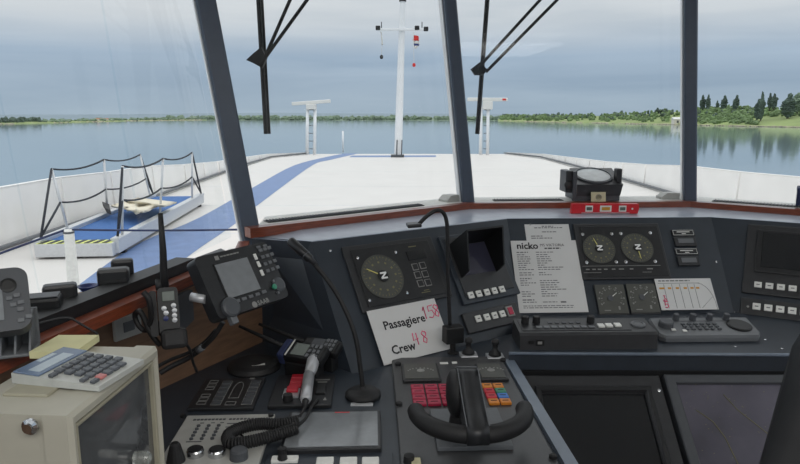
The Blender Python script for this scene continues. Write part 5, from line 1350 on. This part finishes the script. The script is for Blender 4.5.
# ------------------------------------------------------------------ wipers hang from above, outside the glass
def wiper(lab, blade, arms, piv, y0_, yl):
    t = thing('window_wiper', lab, 'wiper', aty(*blade[1], y0_))
    P_ = lambda p, d=0: aty(p[0], p[1], y0_+d)
    a, b = P_(blade[0], .01), P_(blade[1], .01)
    ex = a+(a-b)*.25
    MB().tube([ex, a, b], .008, 8).build('blade_frame', 'rubber black', t)
    MB().tube([ex+Vector((.007, .02, 0)), b+Vector((.007, .02, 0))], .006, 6).build('rubber_blade', 'deep black', t)
    for p0_, p1_ in arms:
        q0, q1 = P_(p0_, -.02), P_(p1_, -.02); q1 = q0+(q1-q0)*1.55; MB().tube([q0, q1], .006, 8).build('arm', 'rubber black', t)
    mb = MB()
    pv = [P_(p, -.012) for p in piv]
    mb.loft([[p for p in pv], [p+Vector((0, .025, 0)) for p in pv]], closed=True, cap=True); mb.build('pivot_bracket', 'rubber black', t)
wiper('black window wiper hanging in the first front window', ((258.5, 0), (266, 134)), [((262, 64), (290, 0)), ((265, 58), (307, 0))], ((246, 60), (253, 53.5), (261, 47), (266, 58), (262, 68), (253, 63)), 2.25, 0)
wiper('black window wiper hanging in the second front window', ((487, 0), (477, 134)), [((478, 68), (530, 11)), ((486, 72), (557, 0))], ((471, 69), (480, 62), (488, 70), (483, 75), (475, 75)), 2.60, 0)

# ------------------------------------------------------------------ shores
def far(px, py, D_): # point at ground distance D_ along the pixel column, height from py
    d = ray(px, py); return EYE+d*(D_/d.y)
def shore(name, prof, m, depth=1.25, lab=None):
    """prof: px, distance of the waterline, pixel height of the crest"""
    mb = MB(); rings = []
    for px, d_, yt in prof:
        w = ray(px, 118); x = w.x/w.y
        c = far(px, yt, d_*depth)
        rings.append([Vector((x*d_, d_, WZ-.5)), Vector((x*d_*1.006, d_*1.006, WZ+.7)), Vector((x*d_*1.05, d_*1.05, WZ+1.6+(c.z-WZ)*.12)), Vector((x*d_*1.13, d_*1.13, WZ+(c.z-WZ)*.6)), c, Vector((x*d_*1.5, d_*1.5, WZ-2))])
    mb.loft(rings, smooth=True); o = mb.build(name, m); struct(o); return rings
pr_r = [(498, 1250, 117.5), (530, 1000, 117.2), (560, 860, 117), (600, 740, 116), (635, 650, 114.5), (668, 590, 112.5), (705, 520, 109.6), (740, 470, 109.6), (770, 440, 110.5), (800, 415, 110.5), (860, 370, 108), (960, 310, 107), (1150, 230, 106), (1500, 170, 104), (2200, 120, 100)]
shore('bank_starboard', pr_r, 'grass')
pr_l = [(-1400, 170, 118), (-700, 260, 119), (-260, 420, 120), (-120, 520, 120.5), (-40, 580, 121), (10, 640, 121), (60, 780, 120.3), (95, 980, 119.6), (130, 1250, 119.3), (165, 1500, 119.2), (207, 1700, 119)]
shore('bank_port', pr_l, 'grass')
pr_c = [(150, 1750, 118), (260, 1750, 117.8), (400, 1700, 117.6), (480, 1500, 117.6), (520, 1250, 117.6), (560, 1100, 117.6)]
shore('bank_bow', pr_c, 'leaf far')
mb = MB(); rings = []
for i in range(61):
    px = -300+1400*i/60; yt = 114.8+1.2*noise.noise(Vector((px*.006, 3, 0)))-1.6*math.exp(-((px-300)/200)**2)
    c = far(px, yt, 7000); w = ray(px, 118); x = w.x/w.y; rings.append([Vector((x*5200, 5200, WZ)), Vector((x*6000, 6000, WZ+(c.z-WZ)*.5)), c, Vector((x*8000, 8000, WZ))])
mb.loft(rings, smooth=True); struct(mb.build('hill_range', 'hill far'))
def interp(prof, px, k):
    for a, b in zip(prof, prof[1:]):
        if a[0] <= px <= b[0]: return a[k]+(b[k]-a[k])*(px-a[0])/(b[0]-a[0])
    return prof[0][k] if px < prof[0][0] else prof[-1][k]
def stone_line(name, prof, x0, x1, lab):
    mb = MB(); px = x0
    while px < x1:
        d_ = interp(prof, px, 1)*1.004; w = ray(px, 118); x = w.x/w.y*d_; s = d_/640*random.uniform(.5, 1.6)
        mb.blob((x, d_, WZ+.3), s*1.5, s, max(.5, s*.55), 1, .3, seed=px); px += random.uniform(.9, 1.8)
    tag(mb.build(name, 'shore stone'), lab, 'stones', kind='stuff')
stone_line('shore_stones', pr_r, 505, 835, 'pale stones and gravel along the starboard waterline')
stone_line('shore_stones', pr_l, -40, 200, 'pale gravel strip along the far port waterline')
def bush_band(name, prof, x0, x1, n, tops, m, lab, dk=(1.02, 1.2), rw=(1.5, 4), sub=2):
    mb = MB()
    for i in range(n):
        px = random.uniform(x0, x1); k = random.uniform(*dk); d_ = interp(prof, px, 1); w = ray(px, 118); x = w.x/w.y*d_*k
        crest = far(px, interp(prof, px, 2), d_*1.25).z-WZ
        g = 1.2+crest*(max(0, k-1.03)/.10*.5+.05 if k < 1.13 else .55+.45*min(1, (k-1.13)/.12))
        hp = random.uniform(*tops); hgt = hp*d_/640; r = random.uniform(*rw)*d_/640
        mb.blob((x, d_*k, WZ+g+hgt*.3), r, r, hgt*.62, sub, .4, 2.2, seed=i)
    return tag(mb.build(name, m), lab, 'shrubs', kind='stuff')
bush_band('shrubbery', pr_r, 500, 700, 320, (2.0, 4.4), 'leaf mid', 'green shrubs and bushes on the starboard bank left of the window post', (1.03, 1.25), (1.0, 2.4))
bush_band('shrubbery', pr_r, 695, 757, 230, (2.5, 4.5), 'leaf mid', 'green shrubs below the poplars on the starboard bank', (1.015, 1.26), (1.5, 3.2))
bush_band('shrubbery', pr_r, 500, 757, 90, (2.6, 5), 'leaf dark', 'darker bushes scattered among the shrubs of the starboard bank', (1.06, 1.26), (1.2, 2.4))
bush_band('shrubbery', pr_r, 757, 840, 90, (2.5, 4.5), 'leaf mid', 'loose bushes above the open meadow', (1.12, 1.26), (1.6, 3.4))
bush_band('treeline', pr_l, -60, 40, 110, (3.0, 6.0), 'leaf dark', 'dark trees at the end of the port bank', (1.01, 1.12), (1.2, 3.0))
bush_band('treeline', pr_l, 36, 210, 150, (1.4, 3), 'leaf far', 'low distant trees along the port shore', (1.01, 1.14), (1.2, 3.2))
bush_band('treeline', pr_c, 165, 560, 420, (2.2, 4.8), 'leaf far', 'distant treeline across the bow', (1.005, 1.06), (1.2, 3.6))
def poplar(px, yt, yb, wpx, k, label, m='leaf dark', kind='poplar_tree', lean=0):
    d_ = interp(pr_r, px, 1)*k; wpx = wpx*1.2; top = far(px, yt, d_); bot = far(px, yb, d_); r = wpx/2*d_/640
    t = thing(kind, label, 'tree', bot, 'poplars on the starboard bank'); hgt = top.z-bot.z
    MB().tube([bot-Vector((0, 0, 2)), bot+Vector((0, 0, hgt*.3))], r*.22, 6).build('trunk', 'bark', t)
    mb = MB()
    for j in range(7):
        f = j/6; rr = r*(.55+.6*math.sin(math.pi*(.18+.72*f)))*(1 if f < .8 else .6)
        mb.blob((bot.x+lean*f*r+random.uniform(-.15, .15)*r, bot.y+random.uniform(-.2, .2)*r, bot.z+hgt*(.14+.78*f)), rr, rr, hgt*.15, 3, .38, 2.6, seed=px+j)
    mb.build('crown', m, t)
for a in ((657.5, 108, 114, 3, 1.22, 'small round tree on the crest just left of the window post', 'leaf dark', 'crest_tree'), (662, 109.5, 114, 3.4, 1.22, 'low bushy tree on the crest beside the window post', 'leaf dark', 'crest_tree'),
          (702.3, 96, 110, 3.6, 1.2, 'poplar emerging right beside the window post'), (707.5, 95.5, 110, 3, 1.21, 'slender poplar close behind the one beside the window post'),
          (717, 101, 110, 2.2, 1.21, 'shortest poplar, standing alone on the crest'), (723, 96, 110, 4, 1.2, 'leaning poplar next to the shortest one', 'leaf dark', 'poplar_tree', .5), (735, 96, 110, 4, 1.2, 'poplar standing apart in the middle of the crest', 'leaf dark', 'poplar_tree', .4),
          (757, 100, 119, 4.6, 1.06, 'tall dark cypress at the meadow edge, shorter half of the pair'), (760.5, 93.5, 119, 4, 1.06, 'tallest dark poplar at the meadow edge'),
          (769.5, 94, 108, 3.2, 1.2, 'narrow poplar of the pair above the meadow'), (773.5, 94.5, 108, 4, 1.2, 'fuller poplar of the pair above the meadow'),
          (787.5, 95, 117, 8, 1.1, 'broad dark tree on the meadow slope'), (796, 94, 112, 9, 1.16, 'broad grey green tree at the edge of the view', 'leaf far')): poplar(*a)
# boat house on the starboard bank and the port side village
def house(px, py, k, wpx, hpx, prof, label, wallm='house wall', grp=None):
    d_ = interp(prof, px, 1)*k; b = far(px, py, d_); w = wpx*d_/640; h = hpx*d_/640
    t = thing('house', label, 'house', b, grp); fr = Frame(b, (1, 0, 0), (0, 1, 0))
    MB().box(fr, -w/2, w/2, -w*.35, w*.35, -2, h*.6).build('walls', wallm, t)
    MB().prism(Frame(b, (0, 1, 0), (0, 0, 1)), [(-w*.4, h*.6), (w*.4, h*.6), (0, h)], -w*.55, w*.55).build('roof', 'roof tile' if grp else 'white plastic', t)
    mb = MB(); mb.box(fr, -w*.12, w*.12, -w*.36, -w*.345, -.5, h*.35); mb.build('door', 'dark grey', t)
house(676.5, 122.3, 1.012, 8, 5, pr_r, 'small white house at the waterline left of the window post')
for px, w_, lab in ((97, 4, 'red roofed house nearest the dark port trees'), (101.5, 5, 'widest red roofed house of the port village'), (106.5, 3.5, 'red roofed house at the outer end of the port village')):
    house(px, 120.8, 1.05, w_, 2.6, pr_l, lab, 'house wall', 'houses on the port shore')
